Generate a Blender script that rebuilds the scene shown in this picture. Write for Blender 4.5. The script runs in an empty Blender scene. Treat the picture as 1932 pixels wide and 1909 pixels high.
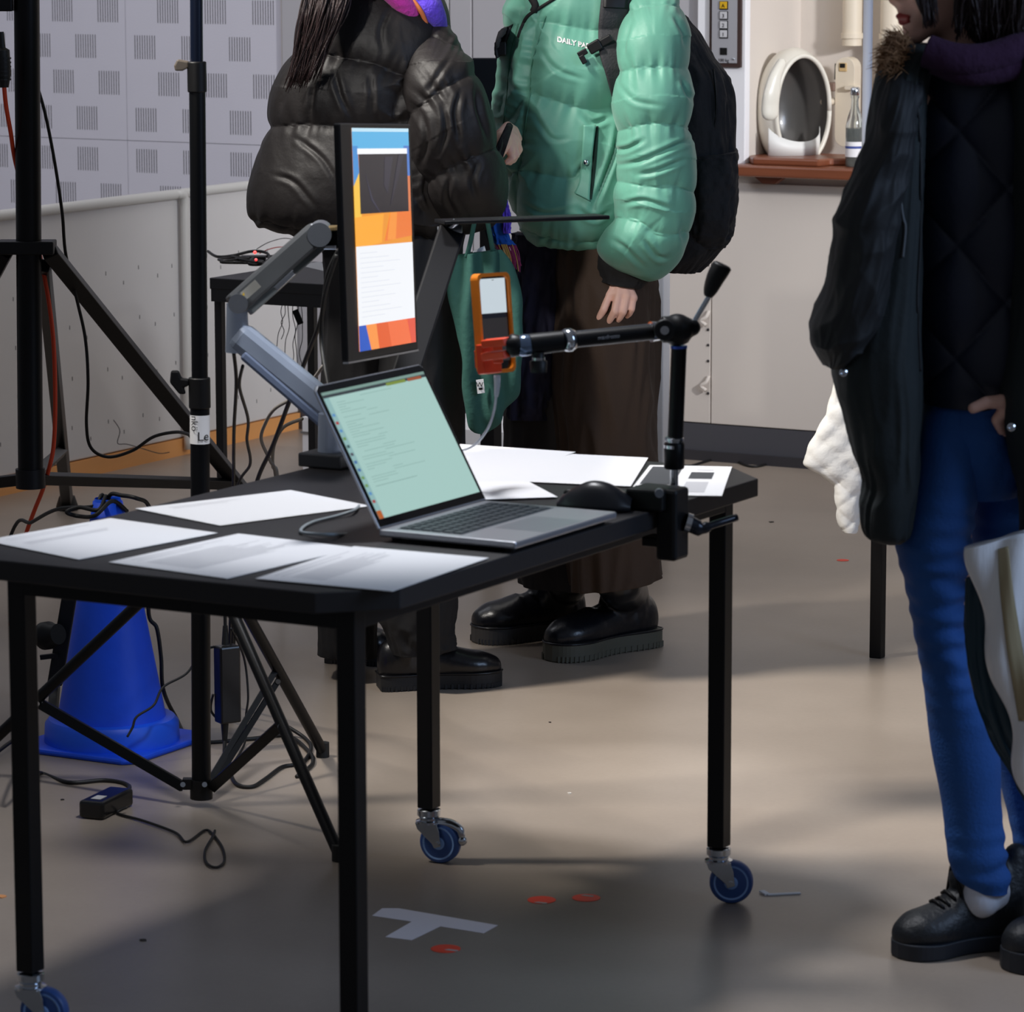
import bpy, bmesh, math, random
from mathutils import Vector, Matrix, noise
from mathutils.bvhtree import BVHTree
V = Vector
random.seed(7)
PI = math.pi
scn = bpy.context.scene
C = bpy.context.collection

# ---------------------------------------------------------------- camera
FPX, PITCH, ROLL, YAW, CH = 7100.0, 0.1596, -0.0019, 0.5123, 1.70
CY, SY = math.cos(YAW), math.sin(YAW)
def B(x, y, z): return V((x*CY - y*SY, x*SY + y*CY, z))        # view-aligned metres -> building axes
R = B(1, 0, 0); F = B(0, 1, 0); UP = V((0, 0, 1))
_f = B(0, math.cos(PITCH), -math.sin(PITCH)); _u = B(0, math.sin(PITCH), math.cos(PITCH))
R2 = R*math.cos(ROLL) + _u*math.sin(ROLL); U2 = -R*math.sin(ROLL) + _u*math.cos(ROLL)
EYE = V((0, 0, CH))
cam = bpy.data.cameras.new('camera'); co = bpy.data.objects.new('camera', cam); C.objects.link(co)
co.matrix_world = Matrix(((R2.x, U2.x, -_f.x, 0), (R2.y, U2.y, -_f.y, 0), (R2.z, U2.z, -_f.z, CH), (0, 0, 0, 1)))
cam.sensor_fit = 'HORIZONTAL'; cam.sensor_width = 36.0; cam.lens = FPX/1932*36.0
cam.clip_end = 60
cam.dof.use_dof = True; cam.dof.focus_distance = 8.3; cam.dof.aperture_fstop = 12
scn.camera = co
scn.view_settings.view_transform = 'Standard'; scn.view_settings.look = 'None'
scn.view_settings.exposure = 0.0; scn.view_settings.gamma = 1.0; scn.view_settings.use_curve_mapping = False
# ---------------------------------------------------------------- light
w = bpy.data.worlds.new('world'); scn.world = w; w.use_nodes = True
w.node_tree.nodes['Background'].inputs[0].default_value = (.80, .86, 1.0, 1)
w.node_tree.nodes['Background'].inputs[1].default_value = 0.12
def lamp(kind, name, pos, target, energy, color=(1, 1, 1), **k):
    l = bpy.data.lights.new(name, kind); l.energy = energy; l.color = color
    for a, b in k.items(): setattr(l, a, b)
    o = bpy.data.objects.new(name, l); C.objects.link(o); o.location = pos
    o.rotation_euler = (V(target) - V(pos)).to_track_quat('-Z', 'Y').to_euler()
    return o
lamp('SPOT', 'key_spot', B(-2.7, 6.7, 4.7), B(1.15, 7.65, .0), 1750, (1, .95, .88), spot_size=math.radians(32), spot_blend=.75, shadow_soft_size=.30)
lamp('SPOT', 'front_spot', B(-2.2, 3.8, 3.3), B(.22, 8.3, 1.2), 560, (1, .97, .93), spot_size=math.radians(17), spot_blend=1, shadow_soft_size=.15)
lamp('SPOT', 'wall_washer', B(4.2, 6.2, 2.7), B(.9, 11.6, 1.25), 1250, (.98, .98, 1), spot_size=math.radians(34), spot_blend=1, shadow_soft_size=.2)
lamp('SPOT', 'table_spot', B(-.10, 6.2, 2.25), B(-.16, 6.22, .74), 100, (.95, .96, 1), spot_size=math.radians(66), spot_blend=.25, shadow_soft_size=.12)
lamp('AREA', 'wall_fill', B(.6, 9.8, 3.4), B(.8, 11.3, 1.2), 26, (1, .95, .9), size=3.0)  # unseen soft fill added to brighten the back wall
lamp('AREA', 'wall_fill', B(-2.6, 10.2, 3.4), B(-2.6, 12.5, .8), 46, (.93, .93, 1), size=2.5)  # another added fill, lifting the acoustic wall and parapet
lamp('AREA', 'window_light', B(3.6, 4.5, 2.6), B(0, 6.3, .6), 60, (.50, .68, 1), size=1.6)

# ---------------------------------------------------------------- pixel helpers (photo pixel + distance -> world point)
def ray(u, v): return _f + R2*((u-966)/FPX) - U2*((v-954.5)/FPX)
def P(u, v, d):
    r = ray(u, v); return EYE + r*(d/r.dot(F))
def G(u, v, z=0.0):
    r = ray(u, v); return EYE + r*((z-CH)/r.z)
def onY(u, v, y):
    r = ray(u, v); return EYE + r*(y/r.y)
def onX(u, v, x):
    r = ray(u, v); return EYE + r*(x/r.x)

# ---------------------------------------------------------------- materials
def lin(c): return tuple(((x/255)/12.92 if x/255 <= .04045 else ((x/255+.055)/1.055)**2.4) for x in c[:3]) + (1,)
MATS = {}
def mat(name, col, rough=.6, metal=0, var=0.0, vscale=6, bump=0.0, bscale=60, sheen=0, coat=0, spec=.5, stretch=None, trans=0, alpha=1):
    if name in MATS: return MATS[name]
    m = bpy.data.materials.new(name); m.use_nodes = True; nt = m.node_tree; b = nt.nodes['Principled BSDF']
    c = lin(col)
    b.inputs['Base Color'].default_value = c; b.inputs['Roughness'].default_value = rough; b.inputs['Metallic'].default_value = metal
    b.inputs['Specular IOR Level'].default_value = spec
    if sheen: b.inputs['Sheen Weight'].default_value = sheen
    if coat: b.inputs['Coat Weight'].default_value = coat
    if trans: b.inputs['Transmission Weight'].default_value = trans
    if alpha < 1: b.inputs['Alpha'].default_value = alpha
    tc = nt.nodes.new('ShaderNodeTexCoord'); mp = nt.nodes.new('ShaderNodeMapping')
    nt.links.new(tc.outputs['Object'], mp.inputs['Vector'])
    if stretch: mp.inputs['Scale'].default_value = stretch
    if var:
        n = nt.nodes.new('ShaderNodeTexNoise'); n.inputs['Scale'].default_value = vscale; n.inputs['Detail'].default_value = 5
        nt.links.new(mp.outputs[0], n.inputs['Vector'])
        mx = nt.nodes.new('ShaderNodeMixRGB'); mx.inputs[1].default_value = tuple(x*(1-var) for x in c[:3])+(1,)
        mx.inputs[2].default_value = tuple(min(1, x*(1+var)) for x in c[:3])+(1,)
        nt.links.new(n.outputs[0], mx.inputs[0]); nt.links.new(mx.outputs[0], b.inputs['Base Color'])
    if bump:
        n2 = nt.nodes.new('ShaderNodeTexNoise'); n2.inputs['Scale'].default_value = bscale; n2.inputs['Detail'].default_value = 6
        nt.links.new(mp.outputs[0], n2.inputs['Vector'])
        bp = nt.nodes.new('ShaderNodeBump'); bp.inputs['Strength'].default_value = bump; bp.inputs['Distance'].default_value = .01
        nt.links.new(n2.outputs[0], bp.inputs['Height']); nt.links.new(bp.outputs[0], b.inputs['Normal'])
    MATS[name] = m; return m
def display_mat(name, strength=1.0):
    m = bpy.data.materials.new(name); m.use_nodes = True; nt = m.node_tree; b = nt.nodes['Principled BSDF']
    a = nt.nodes.new('ShaderNodeVertexColor'); a.layer_name = 'col'
    b.inputs['Base Color'].default_value = (.01, .01, .01, 1); b.inputs['Roughness'].default_value = .25
    nt.links.new(a.outputs[0], b.inputs['Emission Color']); b.inputs['Emission Strength'].default_value = strength
    return m
def print_mat(name, rough=.6):
    m = bpy.data.materials.new(name); m.use_nodes = True; nt = m.node_tree; b = nt.nodes['Principled BSDF']
    a = nt.nodes.new('ShaderNodeVertexColor'); a.layer_name = 'col'; b.inputs['Roughness'].default_value = rough
    nt.links.new(a.outputs[0], b.inputs['Base Color']); return m
def emit(name, col, s):
    m = bpy.data.materials.new(name); m.use_nodes = True; b = m.node_tree.nodes['Principled BSDF']
    b.inputs['Emission Color'].default_value = lin(col); b.inputs['Emission Strength'].default_value = s; return m
BLK = mat('black_powder_coat', (12, 12, 14), .42, bump=.05, bscale=300)
BLKM = mat('black_satin_metal', (5, 6, 9), .42, spec=.25)
BLKP = mat('black_plastic', (9, 9, 11), .5, spec=.35)
RUB = mat('cable_rubber', (14, 14, 15), .55)
CHR = mat('zinc_chrome', (200, 205, 212), .16, 1)
GREYM = mat('grey_cast_metal', (120, 124, 130), .35, .6)
WHP = mat('white_paint', (225, 225, 222), .5, var=.03)
PAPER = mat('paper', (236, 236, 238), .7)
SKIN = mat('skin', (236, 186, 166), .5, var=.08, vscale=40, bump=.06, bscale=200)

# ---------------------------------------------------------------- geometry helpers
def cr(pts, n):
    """Catmull-Rom through tuples/vectors, n samples"""
    pts = [tuple(p) for p in pts]; k = len(pts); out = []
    for i in range(n):
        t = i*(k-1)/(n-1); j = min(int(t), k-2); t -= j
        p0, p1, p2, p3 = pts[max(j-1, 0)], pts[j], pts[j+1], pts[min(j+2, k-1)]
        out.append(tuple(.5*(2*b+(c-a)*t+(2*a-5*b+4*c-d)*t*t+(3*b-a-3*c+d)*t**3) for a, b, c, d in zip(p0, p1, p2, p3)))
    return out
def crv(pts, n): return [V(p) for p in cr(pts, n)]
def frame_of(z, hint=None):
    z = V(z).normalized(); h = hint or (V((0, 0, 1)) if abs(z.z) < .9 else V((1, 0, 0)))
    x = h.cross(z).normalized(); return x, z.cross(x).normalized(), z
class MB:
    def __init__(s): s.v = []; s.f = []; s.m = []; s.c = []; s.mi = 0; s.col = (1, 1, 1, 1)
    def add(s, vs, fs):
        o = len(s.v); s.v += [V(a) for a in vs]
        for f in fs: s.f.append([o+i for i in f]); s.m.append(s.mi); s.c.append(s.col)
        return s
    def box(s, c, size, ax=None):
        c = V(c); ax = ax or (V((1, 0, 0)), V((0, 1, 0)), V((0, 0, 1)))
        vs = [c + ax[0]*(size[0]/2*i) + ax[1]*(size[1]/2*j) + ax[2]*(size[2]/2*k) for k in (-1, 1) for j in (-1, 1) for i in (-1, 1)]
        return s.add(vs, [(0, 2, 3, 1), (4, 5, 7, 6), (0, 1, 5, 4), (2, 6, 7, 3), (0, 4, 6, 2), (1, 3, 7, 5)])
    def box2(s, a, b): return s.box([(x+y)/2 for x, y in zip(a, b)], [abs(y-x) for x, y in zip(a, b)])
    def beam(s, a, b, w, h, side=None):
        a, b = V(a), V(b); z = (b-a).normalized(); x = (side or V((0, 0, 1))); x = (x - z*x.dot(z)).normalized(); y = z.cross(x)
        return s.box((a+b)/2, (w, h, (b-a).length), (x, y, z))
    def tube(s, pts, r, n=8, cap=True, closed=False):
        pts = [V(p) for p in pts]; k = len(pts); rr = r if isinstance(r, (list, tuple)) else [r]*k
        t0 = (pts[1]-pts[0]).normalized(); x, y, _ = frame_of(t0); vs = []
        for i, p in enumerate(pts):
            t = (pts[min(i+1, k-1)] - pts[max(i-1, 0)])
            t = t.normalized() if t.length > 1e-9 else t0
            x = (x - t*x.dot(t)).normalized(); y = t.cross(x)
            for j in range(n):
                a = 2*PI*j/n; vs.append(p + (x*math.cos(a) + y*math.sin(a))*rr[i])
        fs = [(i*n+j, i*n+(j+1) % n, (i+1)*n+(j+1) % n, (i+1)*n+j) for i in range(k-1) for j in range(n)]
        if cap: fs += [tuple(range(n-1, -1, -1)), tuple((k-1)*n+j for j in range(n))]
        return s.add(vs, fs)
    def cyl(s, a, b, r0, r1=None, n=20): return s.tube([a, b], [r0, r0 if r1 is None else r1], n)
    def lathe(s, prof, o, axis=(0, 0, 1), n=28):
        o = V(o); x, y, z = frame_of(axis)
        vs = [o + z*h + (x*math.cos(2*PI*j/n) + y*math.sin(2*PI*j/n))*max(r, 1e-5) for r, h in prof for j in range(n)]
        k = len(prof); fs = [(i*n+j, i*n+(j+1) % n, (i+1)*n+(j+1) % n, (i+1)*n+j) for i in range(k-1) for j in range(n)]
        fs += [tuple(range(n-1, -1, -1)), tuple((k-1)*n+j for j in range(n))]
        return s.add(vs, fs)
    def prism(s, poly, ext):
        poly = [V(p) for p in poly]; n = len(poly); ext = V(ext)
        vs = poly + [p+ext for p in poly]
        return s.add(vs, [tuple(range(n-1, -1, -1)), tuple(range(n, 2*n))] + [(i, (i+1) % n, n+(i+1) % n, n+i) for i in range(n)])
    def ball(s, c, r, ax=None, n=16, m=10):
        c = V(c); r = (r, r, r) if not isinstance(r, (tuple, list)) else r; ax = ax or (V((1, 0, 0)), V((0, 1, 0)), V((0, 0, 1)))
        vs = [c+ax[2]*r[2]]
        for i in range(1, m):
            a = PI*i/m
            for j in range(n):
                b = 2*PI*j/n; vs.append(c + ax[0]*(r[0]*math.sin(a)*math.cos(b)) + ax[1]*(r[1]*math.sin(a)*math.sin(b)) + ax[2]*(r[2]*math.cos(a)))
        vs.append(c-ax[2]*r[2]); L = len(vs)-1
        fs = [(0, 1+j, 1+(j+1) % n) for j in range(n)] + [(1+i*n+j, 1+(i+1)*n+j, 1+(i+1)*n+(j+1) % n, 1+i*n+(j+1) % n) for i in range(m-2) for j in range(n)]
        fs += [(1+(m-2)*n+j, L, 1+(m-2)*n+(j+1) % n) for j in range(n)]
        return s.add(vs, fs)
    def caps(s, pts, rs):
        """capsule chain for fusing"""
        pts = [V(p) for p in pts]
        for p, r in zip(pts, rs): s.ball(p, r, n=14, m=8)
        for i in range(len(pts)-1):
            if (pts[i+1]-pts[i]).length > 1e-5: s.cyl(pts[i], pts[i+1], rs[i], rs[i+1], 14)
        return s
    def grid(s, fn, nu, nv, wrap=False):
        vs = [fn(i, j) for j in range(nv) for i in range(nu)]
        fs = [(j*nu+i, j*nu+(i+1) % nu, (j+1)*nu+(i+1) % nu, (j+1)*nu+i) for j in range(nv-1) for i in range(nu if wrap else nu-1)]
        return s.add(vs, fs)
    def mesh(s, name, mats=None, smooth=None, cols=False):
        me = bpy.data.meshes.new(name); me.from_pydata(s.v, [], s.f)
        for m in (mats or []): me.materials.append(m)
        me.polygons.foreach_set('material_index', s.m)
        if cols:
            ca = me.color_attributes.new('col', 'FLOAT_COLOR', 'CORNER')
            k = 0
            for pi, p in enumerate(me.polygons):
                for _ in p.loop_indices: ca.data[k].color = s.c[pi]; k += 1
        bm = bmesh.new(); bm.from_mesh(me); bmesh.ops.recalc_face_normals(bm, faces=bm.faces) if not cols else None
        bm.to_mesh(me); bm.free()
        if smooth is not None: shade(me, smooth)
        me.update(); return me
    def obj(s, name, mats, parent=None, smooth=None, bevel=0, cols=False, label=None, kind=None):
        if not isinstance(mats, (list, tuple)): mats = [mats]
        return link(name, s.mesh(name, mats, smooth, cols), parent, bevel, label, kind)
def shade(me, ang=40):
    me.polygons.foreach_set('use_smooth', [True]*len(me.polygons))
    if ang < 180:
        try: me.set_sharp_from_angle(angle=math.radians(ang))
        except Exception: pass
def link(name, me, parent=None, bevel=0, label=None, kind=None):
    o = bpy.data.objects.new(name, me); C.objects.link(o)
    if parent is not None: attach(o, parent)
    if bevel:
        b = o.modifiers.new('bevel', 'BEVEL'); b.width = bevel; b.segments = 2; b.limit_method = 'ANGLE'; b.angle_limit = math.radians(40)
    if label: o['label'] = label
    if kind: o['kind'] = kind
    return o
WM = {}
def attach(o, p):
    """parent o to p keeping o's world placement"""
    o.parent = p; o.matrix_parent_inverse = wm(p).inverted()
def wm(o):
    m = Matrix.LocRotScale(o.location, o.rotation_euler, o.scale)
    return (wm(o.parent) @ o.matrix_parent_inverse @ m) if o.parent else m
def thing(name, label, cat, loc=(0, 0, 0), group=None):
    o = bpy.data.objects.new(name, None); C.objects.link(o); o.location = V(loc); o.empty_display_size = .05
    o['label'] = label; o['category'] = cat
    if group: o['group'] = group
    return o
def tag(o, label, cat, group=None):
    o['label'] = label; o['category'] = cat
    if group: o['group'] = group
    return o
def struct(o): o['kind'] = 'structure'; return o
def modapply(me, *mods):
    o = bpy.data.objects.new('tmp', me); C.objects.link(o)
    for kind, kw in mods:
        m = o.modifiers.new(kind, kind)
        for a, b in kw.items(): setattr(m, a, b)
    dg = bpy.context.evaluated_depsgraph_get(); dg.update()
    r = bpy.data.meshes.new_from_object(o.evaluated_get(dg)); bpy.data.objects.remove(o); return r
def fuse(mb, voxel, sm=4, fac=.5, name='fused', mats=None):
    me = modapply(mb.mesh(name), ('REMESH', dict(mode='VOXEL', voxel_size=voxel)), ('SMOOTH', dict(factor=fac, iterations=sm)))
    me.materials.clear()
    for m in (mats or []): me.materials.append(m)
    shade(me, 180); me.name = name; return me
def join(name, meshes, mats):
    """several meshes into one, each with its material index"""
    vs = []; fs = []; mi = []
    for me, k in meshes:
        o = len(vs); vs += [v.co.copy() for v in me.vertices]
        for p in me.polygons: fs.append([o+i for i in p.vertices]); mi.append(k)
    r = bpy.data.meshes.new(name); r.from_pydata(vs, [], fs)
    for m in mats: r.materials.append(m)
    r.polygons.foreach_set('material_index', mi); shade(r, 180); return r
def cable(name, pts, r, m, label=None, cat=None, parent=None, n=None, group=None, sides=7):
    mb = MB(); mb.tube(crv(pts, n or len(pts)*7), r, sides)
    o = mb.obj(name, m, parent, smooth=180)
    if cat: tag(o, label, cat, group)
    return o
def text(s, size, o, x, y, m, name, parent, depth=.0004, align='LEFT', bold=0):
    cu = bpy.data.curves.new(name, 'FONT'); cu.body = s; cu.size = size; cu.extrude = depth; cu.align_x = align; cu.offset = bold
    t = bpy.data.objects.new(name, cu); C.objects.link(t)
    dg = bpy.context.evaluated_depsgraph_get(); dg.update()
    me = bpy.data.meshes.new_from_object(t.evaluated_get(dg)); bpy.data.objects.remove(t)
    x = V(x).normalized(); y = V(y).normalized(); z = x.cross(y)
    M = Matrix(((x.x, y.x, z.x, o[0]), (x.y, y.y, z.y, o[1]), (x.z, y.z, z.z, o[2]), (0, 0, 0, 1)))
    me.transform(M); me.materials.clear(); me.materials.append(m)
    return link(name, me, parent)
# loft between pixel silhouettes: rows ((ul,vl),(ur,vr), distance, half-thickness)
def px_loft(rows, nu=120, nv=140, disp=None, e=2.2, cap=True):
    data = []
    for (a, b, d, th) in rows:
        L = P(a[0], a[1], d); Q = P(b[0], b[1], d); data.append(tuple(L)+tuple(Q)+(th,))
    S = cr(data, nv); vs = []
    def pt(i, j, off=0):
        q = S[j]; L = V(q[:3]); Q = V(q[3:6]); c = (L+Q)/2; h = (Q-L)/2; a = 2*PI*i/nu
        ca, sa = math.cos(a), math.sin(a); p = 2/e
        cx = math.copysign(abs(ca)**p, ca); sx = math.copysign(abs(sa)**p, sa)
        return c + h*cx + F*(q[6]*sx), (h.normalized()*ca + F*sa).normalized()
    for j in range(nv):
        for i in range(nu):
            p, n = pt(i, j)
            if disp: p = p + n*disp(j/(nv-1), 2*PI*i/nu, p)
            vs.append(p)
    fs = [(j*nu+i, j*nu+(i+1) % nu, (j+1)*nu+(i+1) % nu, (j+1)*nu+i) for j in range(nv-1) for i in range(nu)]
    if cap:
        for j, rev in ((0, 1), (nv-1, 0)):
            c = sum((vs[j*nu+i] for i in range(nu)), V((0, 0, 0)))/nu; k = len(vs); vs.append(c)
            fs += [((j*nu+(i+1) % nu, j*nu+i, k) if rev else (j*nu+i, j*nu+(i+1) % nu, k)) for i in range(nu)]
    me = bpy.data.meshes.new('loft'); me.from_pydata(vs, [], fs); shade(me, 180)
    bm = bmesh.new(); bm.from_mesh(me); bmesh.ops.recalc_face_normals(bm, faces=bm.faces); bm.to_mesh(me); bm.free()
    return me
def puff(seams, amp=.02, wr=.006, fold=.006, seed=0, pk=16, tilt=None, sharp=.42):
    def d(s, a, p):
        off = (tilt(a) if tilt else 0) + .012*noise.noise(V((a*2.2, seed, 3)))
        s2 = s + off; k = 0
        while k < len(seams)-1 and s2 > seams[k+1]: k += 1
        lo = seams[k]; hi = seams[min(k+1, len(seams)-1)]; L = max(hi-lo, 1e-3)
        t = min(max((s2-lo)/L, 0), 1); b = (4*t*(1-t))**sharp
        near = math.exp(-min(t, 1-t)*L*26)
        r = amp*b - amp*.25
        r += wr*near*noise.noise(V((a*pk*.42, s*4+k*7, seed)))*2.0
        r += wr*.5*noise.noise(V((a*pk*.2+s*2, s*3+k*5, seed+2)))*b*1.6
        c1 = abs(noise.noise(V((a*1.5 + s*3.2, s*4.2, seed+5)))); c2 = abs(noise.noise(V((a*2.6 - s*5, s*6+k, seed+9))))
        r -= fold*max(0, 1-c1/.085)**1.5*.55 + fold*.45*max(0, 1-c2/.07)**1.5*near**.4
        r += .007*noise.noise(p*7) + .0035*noise.noise(V((p.x*22, p.y*22, p.z*12)))
        return r
    return d
def cloth(fold=.006, fu=3, fv=2, seed=0):
    def d(s, a, p): return fold*(noise.noise(V((a*fu, s*fv, seed)))*1.6 + .7*(.4-abs(noise.noise(V((a*fu*2.1, s*fv*2.3+a, seed+4))))*2))
    return d
import numpy as np
def to_px(co):
    """(n,3) points -> photo pixels, used to lay seams where the photographed jackets have them"""
    q = co - np.array(EYE); z = q@np.array(_f)
    return np.stack([966+FPX*(q@np.array(R2))/z, 954.5-FPX*(q@np.array(U2))/z], 1), z
def pl_dist(uv, line):
    L_ = np.array(cr(line, max(8, len(line)*5))) if len(line) > 2 else np.array(line, float)
    best = np.full(len(uv), 1e9); arc = np.zeros(len(uv)); s0 = 0
    for a_, b_ in zip(L_[:-1], L_[1:]):
        ab = b_-a_; l2 = (ab@ab) or 1e-9; t = np.clip(((uv-a_)@ab)/l2, 0, 1); d = np.linalg.norm(uv-(a_+t[:, None]*ab), axis=1)
        m_ = d < best; best[m_] = d[m_]; arc[m_] = s0+t[m_]*math.sqrt(l2); s0 += math.sqrt(l2)
    return best, arc
def quilt(me, seams, creases=(), amp=.018, wd=.030, wr=.006, freq=42, cd=.006, dent=.007, seed=0, cw=.0048):
    n = len(me.vertices); co = np.empty(n*3); me.vertices.foreach_get('co', co); co = co.reshape(-1, 3); nr = np.array([tuple(v.normal) for v in me.vertices])
    uv, z = to_px(co); mpp = z/FPX; D = np.full(n, 9.0); A_ = np.zeros(n); K = np.zeros(n)
    for k, l in enumerate(seams):
        d, a_ = pl_dist(uv, l); d = d*mpp; m_ = d < D; D[m_] = d[m_]; A_[m_] = (a_*mpp)[m_]; K[m_] = k
    r = amp*(1-np.exp(-D/wd)) - amp*.35
    pn = np.array([noise.noise(V((A_[i]*freq, D[i]*6, seed+K[i]*3.1))) for i in range(n)])
    freq = freq*1.0
    pn2 = np.array([noise.noise(V((A_[i]*freq*.45, D[i]*9, seed+7+K[i]*3.1))) for i in range(n)])
    r += wr*pn*np.exp(-D/.022)*1.9*np.clip(D/.003, 0, 1) + wr*1.3*pn2*np.exp(-D/.075)
    for c_ in creases:
        l, s_ = (c_ if isinstance(c_, tuple) and isinstance(c_[1], (int, float)) and not isinstance(c_[0][0], (int, float)) else (c_, 1.0))
        d, a_ = pl_dist(uv, l); d = d*mpp; tot = a_.max() or 1; e_ = np.clip(np.minimum(a_, tot-a_)/(tot*.3)+.15, 0, 1)
        r += s_*cd*e_*(-np.exp(-(d/cw)**2)+.55*np.exp(-((d-cw*2.1)/(cw*1.2))**2))
    dn = np.array([noise.noise(V(co[i])*6.5+V((seed, 0, 0)))+.45*noise.noise(V((co[i][0]*17, co[i][1]*17, co[i][2]*9+seed))) for i in range(n)])
    r += dent*dn
    co += nr*r[:, None]; me.vertices.foreach_set('co', co.reshape(-1)); me.update(); return me
def on_surface(me, tree, dirn, off):
    for v in me.vertices:
        h = tree.ray_cast(v.co - dirn*1.0, dirn)
        if h[0] is not None: v.co = h[0] - dirn*off + dirn*0
def tree_of(o):
    me = o.data; return BVHTree.FromPolygons([v.co.copy() for v in me.vertices], [tuple(p.vertices) for p in me.polygons])
# ================================================================ SETTING
YB = 10.277                      # front plane of the back wall
XP = -6.566                      # room face of the low parapet
flm = bpy.data.materials.new('painted_floor'); flm.use_nodes = True
nt = flm.node_tree; bs = nt.nodes['Principled BSDF']; tc = nt.nodes.new('ShaderNodeTexCoord')
n1 = nt.nodes.new('ShaderNodeTexNoise'); n1.inputs['Scale'].default_value = 1.6; n1.inputs['Detail'].default_value = 8
n2 = nt.nodes.new('ShaderNodeTexNoise'); n2.inputs['Scale'].default_value = 90; n2.inputs['Detail'].default_value = 3
cp = nt.nodes.new('ShaderNodeValToRGB'); cp.color_ramp.elements[0].color = lin((146, 133, 121)); cp.color_ramp.elements[1].color = lin((168, 155, 142))
cp.color_ramp.elements[0].position = .3; cp.color_ramp.elements[1].position = .7
nt.links.new(tc.outputs['Object'], n1.inputs['Vector']); nt.links.new(tc.outputs['Object'], n2.inputs['Vector'])
nt.links.new(n1.outputs[0], cp.inputs[0])
mx = nt.nodes.new('ShaderNodeMixRGB'); mx.blend_type = 'MULTIPLY'; mx.inputs[0].default_value = .12
nt.links.new(cp.outputs[0], mx.inputs[1]); nt.links.new(n2.outputs[0], mx.inputs[2]); nt.links.new(mx.outputs[0], bs.inputs['Base Color'])
bs.inputs['Roughness'].default_value = .34; bs.inputs['Specular IOR Level'].default_value = .35
MB().box2((-12, -4, -.1), (6, 13, 0)).obj('floor', flm)['kind'] = 'structure'
WALLB = mat('beige_wall_paint', (214, 205, 196), .7, var=.03, vscale=3, bump=.03, bscale=120)
WALLG = mat('grey_wall_paint', (176, 174, 178), .7, var=.03, vscale=3)
WALLW = mat('white_pillar_paint', (236, 236, 240), .6, var=.03, vscale=3)
ACO = mat('acoustic_panel_paint', (206, 204, 214), .8, var=.03, vscale=8, bump=.08, bscale=200)
PAR = mat('parapet_paint', (208, 205, 203), .7, var=.05, vscale=4, bump=.04, bscale=80)
CREAM = mat('cream_pipe_paint', (222, 210, 190), .5, var=.04)
SLOT = mat('slot_shadow_black', (40, 38, 42), .9)
XN0 = -4.957                     # left jamb of the niche
ZS = .885                        # sill of the niche
wb = struct(MB().box2((-6.629, YB, -.05), (XN0, YB+.5, 3.2)).obj('wall_back', [WALLB]))
struct(MB().box2((XN0, YB, -.05), (1.5, YB+.5, ZS)).obj('wall_back', [WALLB])); struct(MB().box2((XN0, YB+.36, ZS), (1.5, YB+.5, 3.2)).obj('wall_back', [WALLB]))
# smooth grey boards left of the lift pillar and the pillar itself, proud of the wall
for i, (a, b, m) in enumerate(((-6.62, onY(850, 100, YB).x, WALLG), (onY(850, 100, YB).x+.004, onY(893, 100, YB).x, WALLG), (onY(893, 100, YB).x+.004, onY(1322, 100, YB).x, WALLG), (onY(1322, 100, YB).x+.004, XN0+.002, WALLW))):
    MB().box2((a, YB-.012-(.02 if i == 3 else 0), ZS if i == 3 else .115), (b, YB+.001, 3.2)).obj('wall_board', m, wb, bevel=.003)
MB().box2((XN0-.55, YB-.0135, .115), (onY(1345, 500, YB).x, YB+.001, ZS)).obj('wall_board', WALLB, wb, bevel=.002)
MB().box2((onY(1345, 500, YB).x+.004, YB-.0145, .115), (1.5, YB+.001, ZS-.03)).obj('wall_board', WALLB, wb, bevel=.002)
mb = MB()
for vv in (500, 530, 590, 622, 651, 681, 742): mb.ball(onY(1336, vv, YB-.0135), .0045, n=8, m=6)
mb.obj('screw_hole', SLOT, wb, smooth=180, kind='stuff')
for vv in (605, 728):
    p = onY(1332, vv, YB-.016)
    MB().tube(crv([p+V((.01, 0, .03)), p+V((.004, -.008, .012)), p+V((-.012, -.01, 0)), p+V((.006, -.012, -.012))], 12), .006, 8).obj('latch', WALLB, wb, smooth=180)
MB().box2((-6.56, YB-.016, 0), (1.5, YB+.001, .112)).obj('baseboard_back', mat('dark_grey_skirting', (72, 72, 78), .5)).__setitem__('kind', 'structure')
MB().box2((-6.56, YB-.030, 0), (1.5, YB-.016, .030)).obj('trim_1', mat('dark_skirting_foot', (48, 46, 50), .6)).__setitem__('kind', 'structure')
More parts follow.
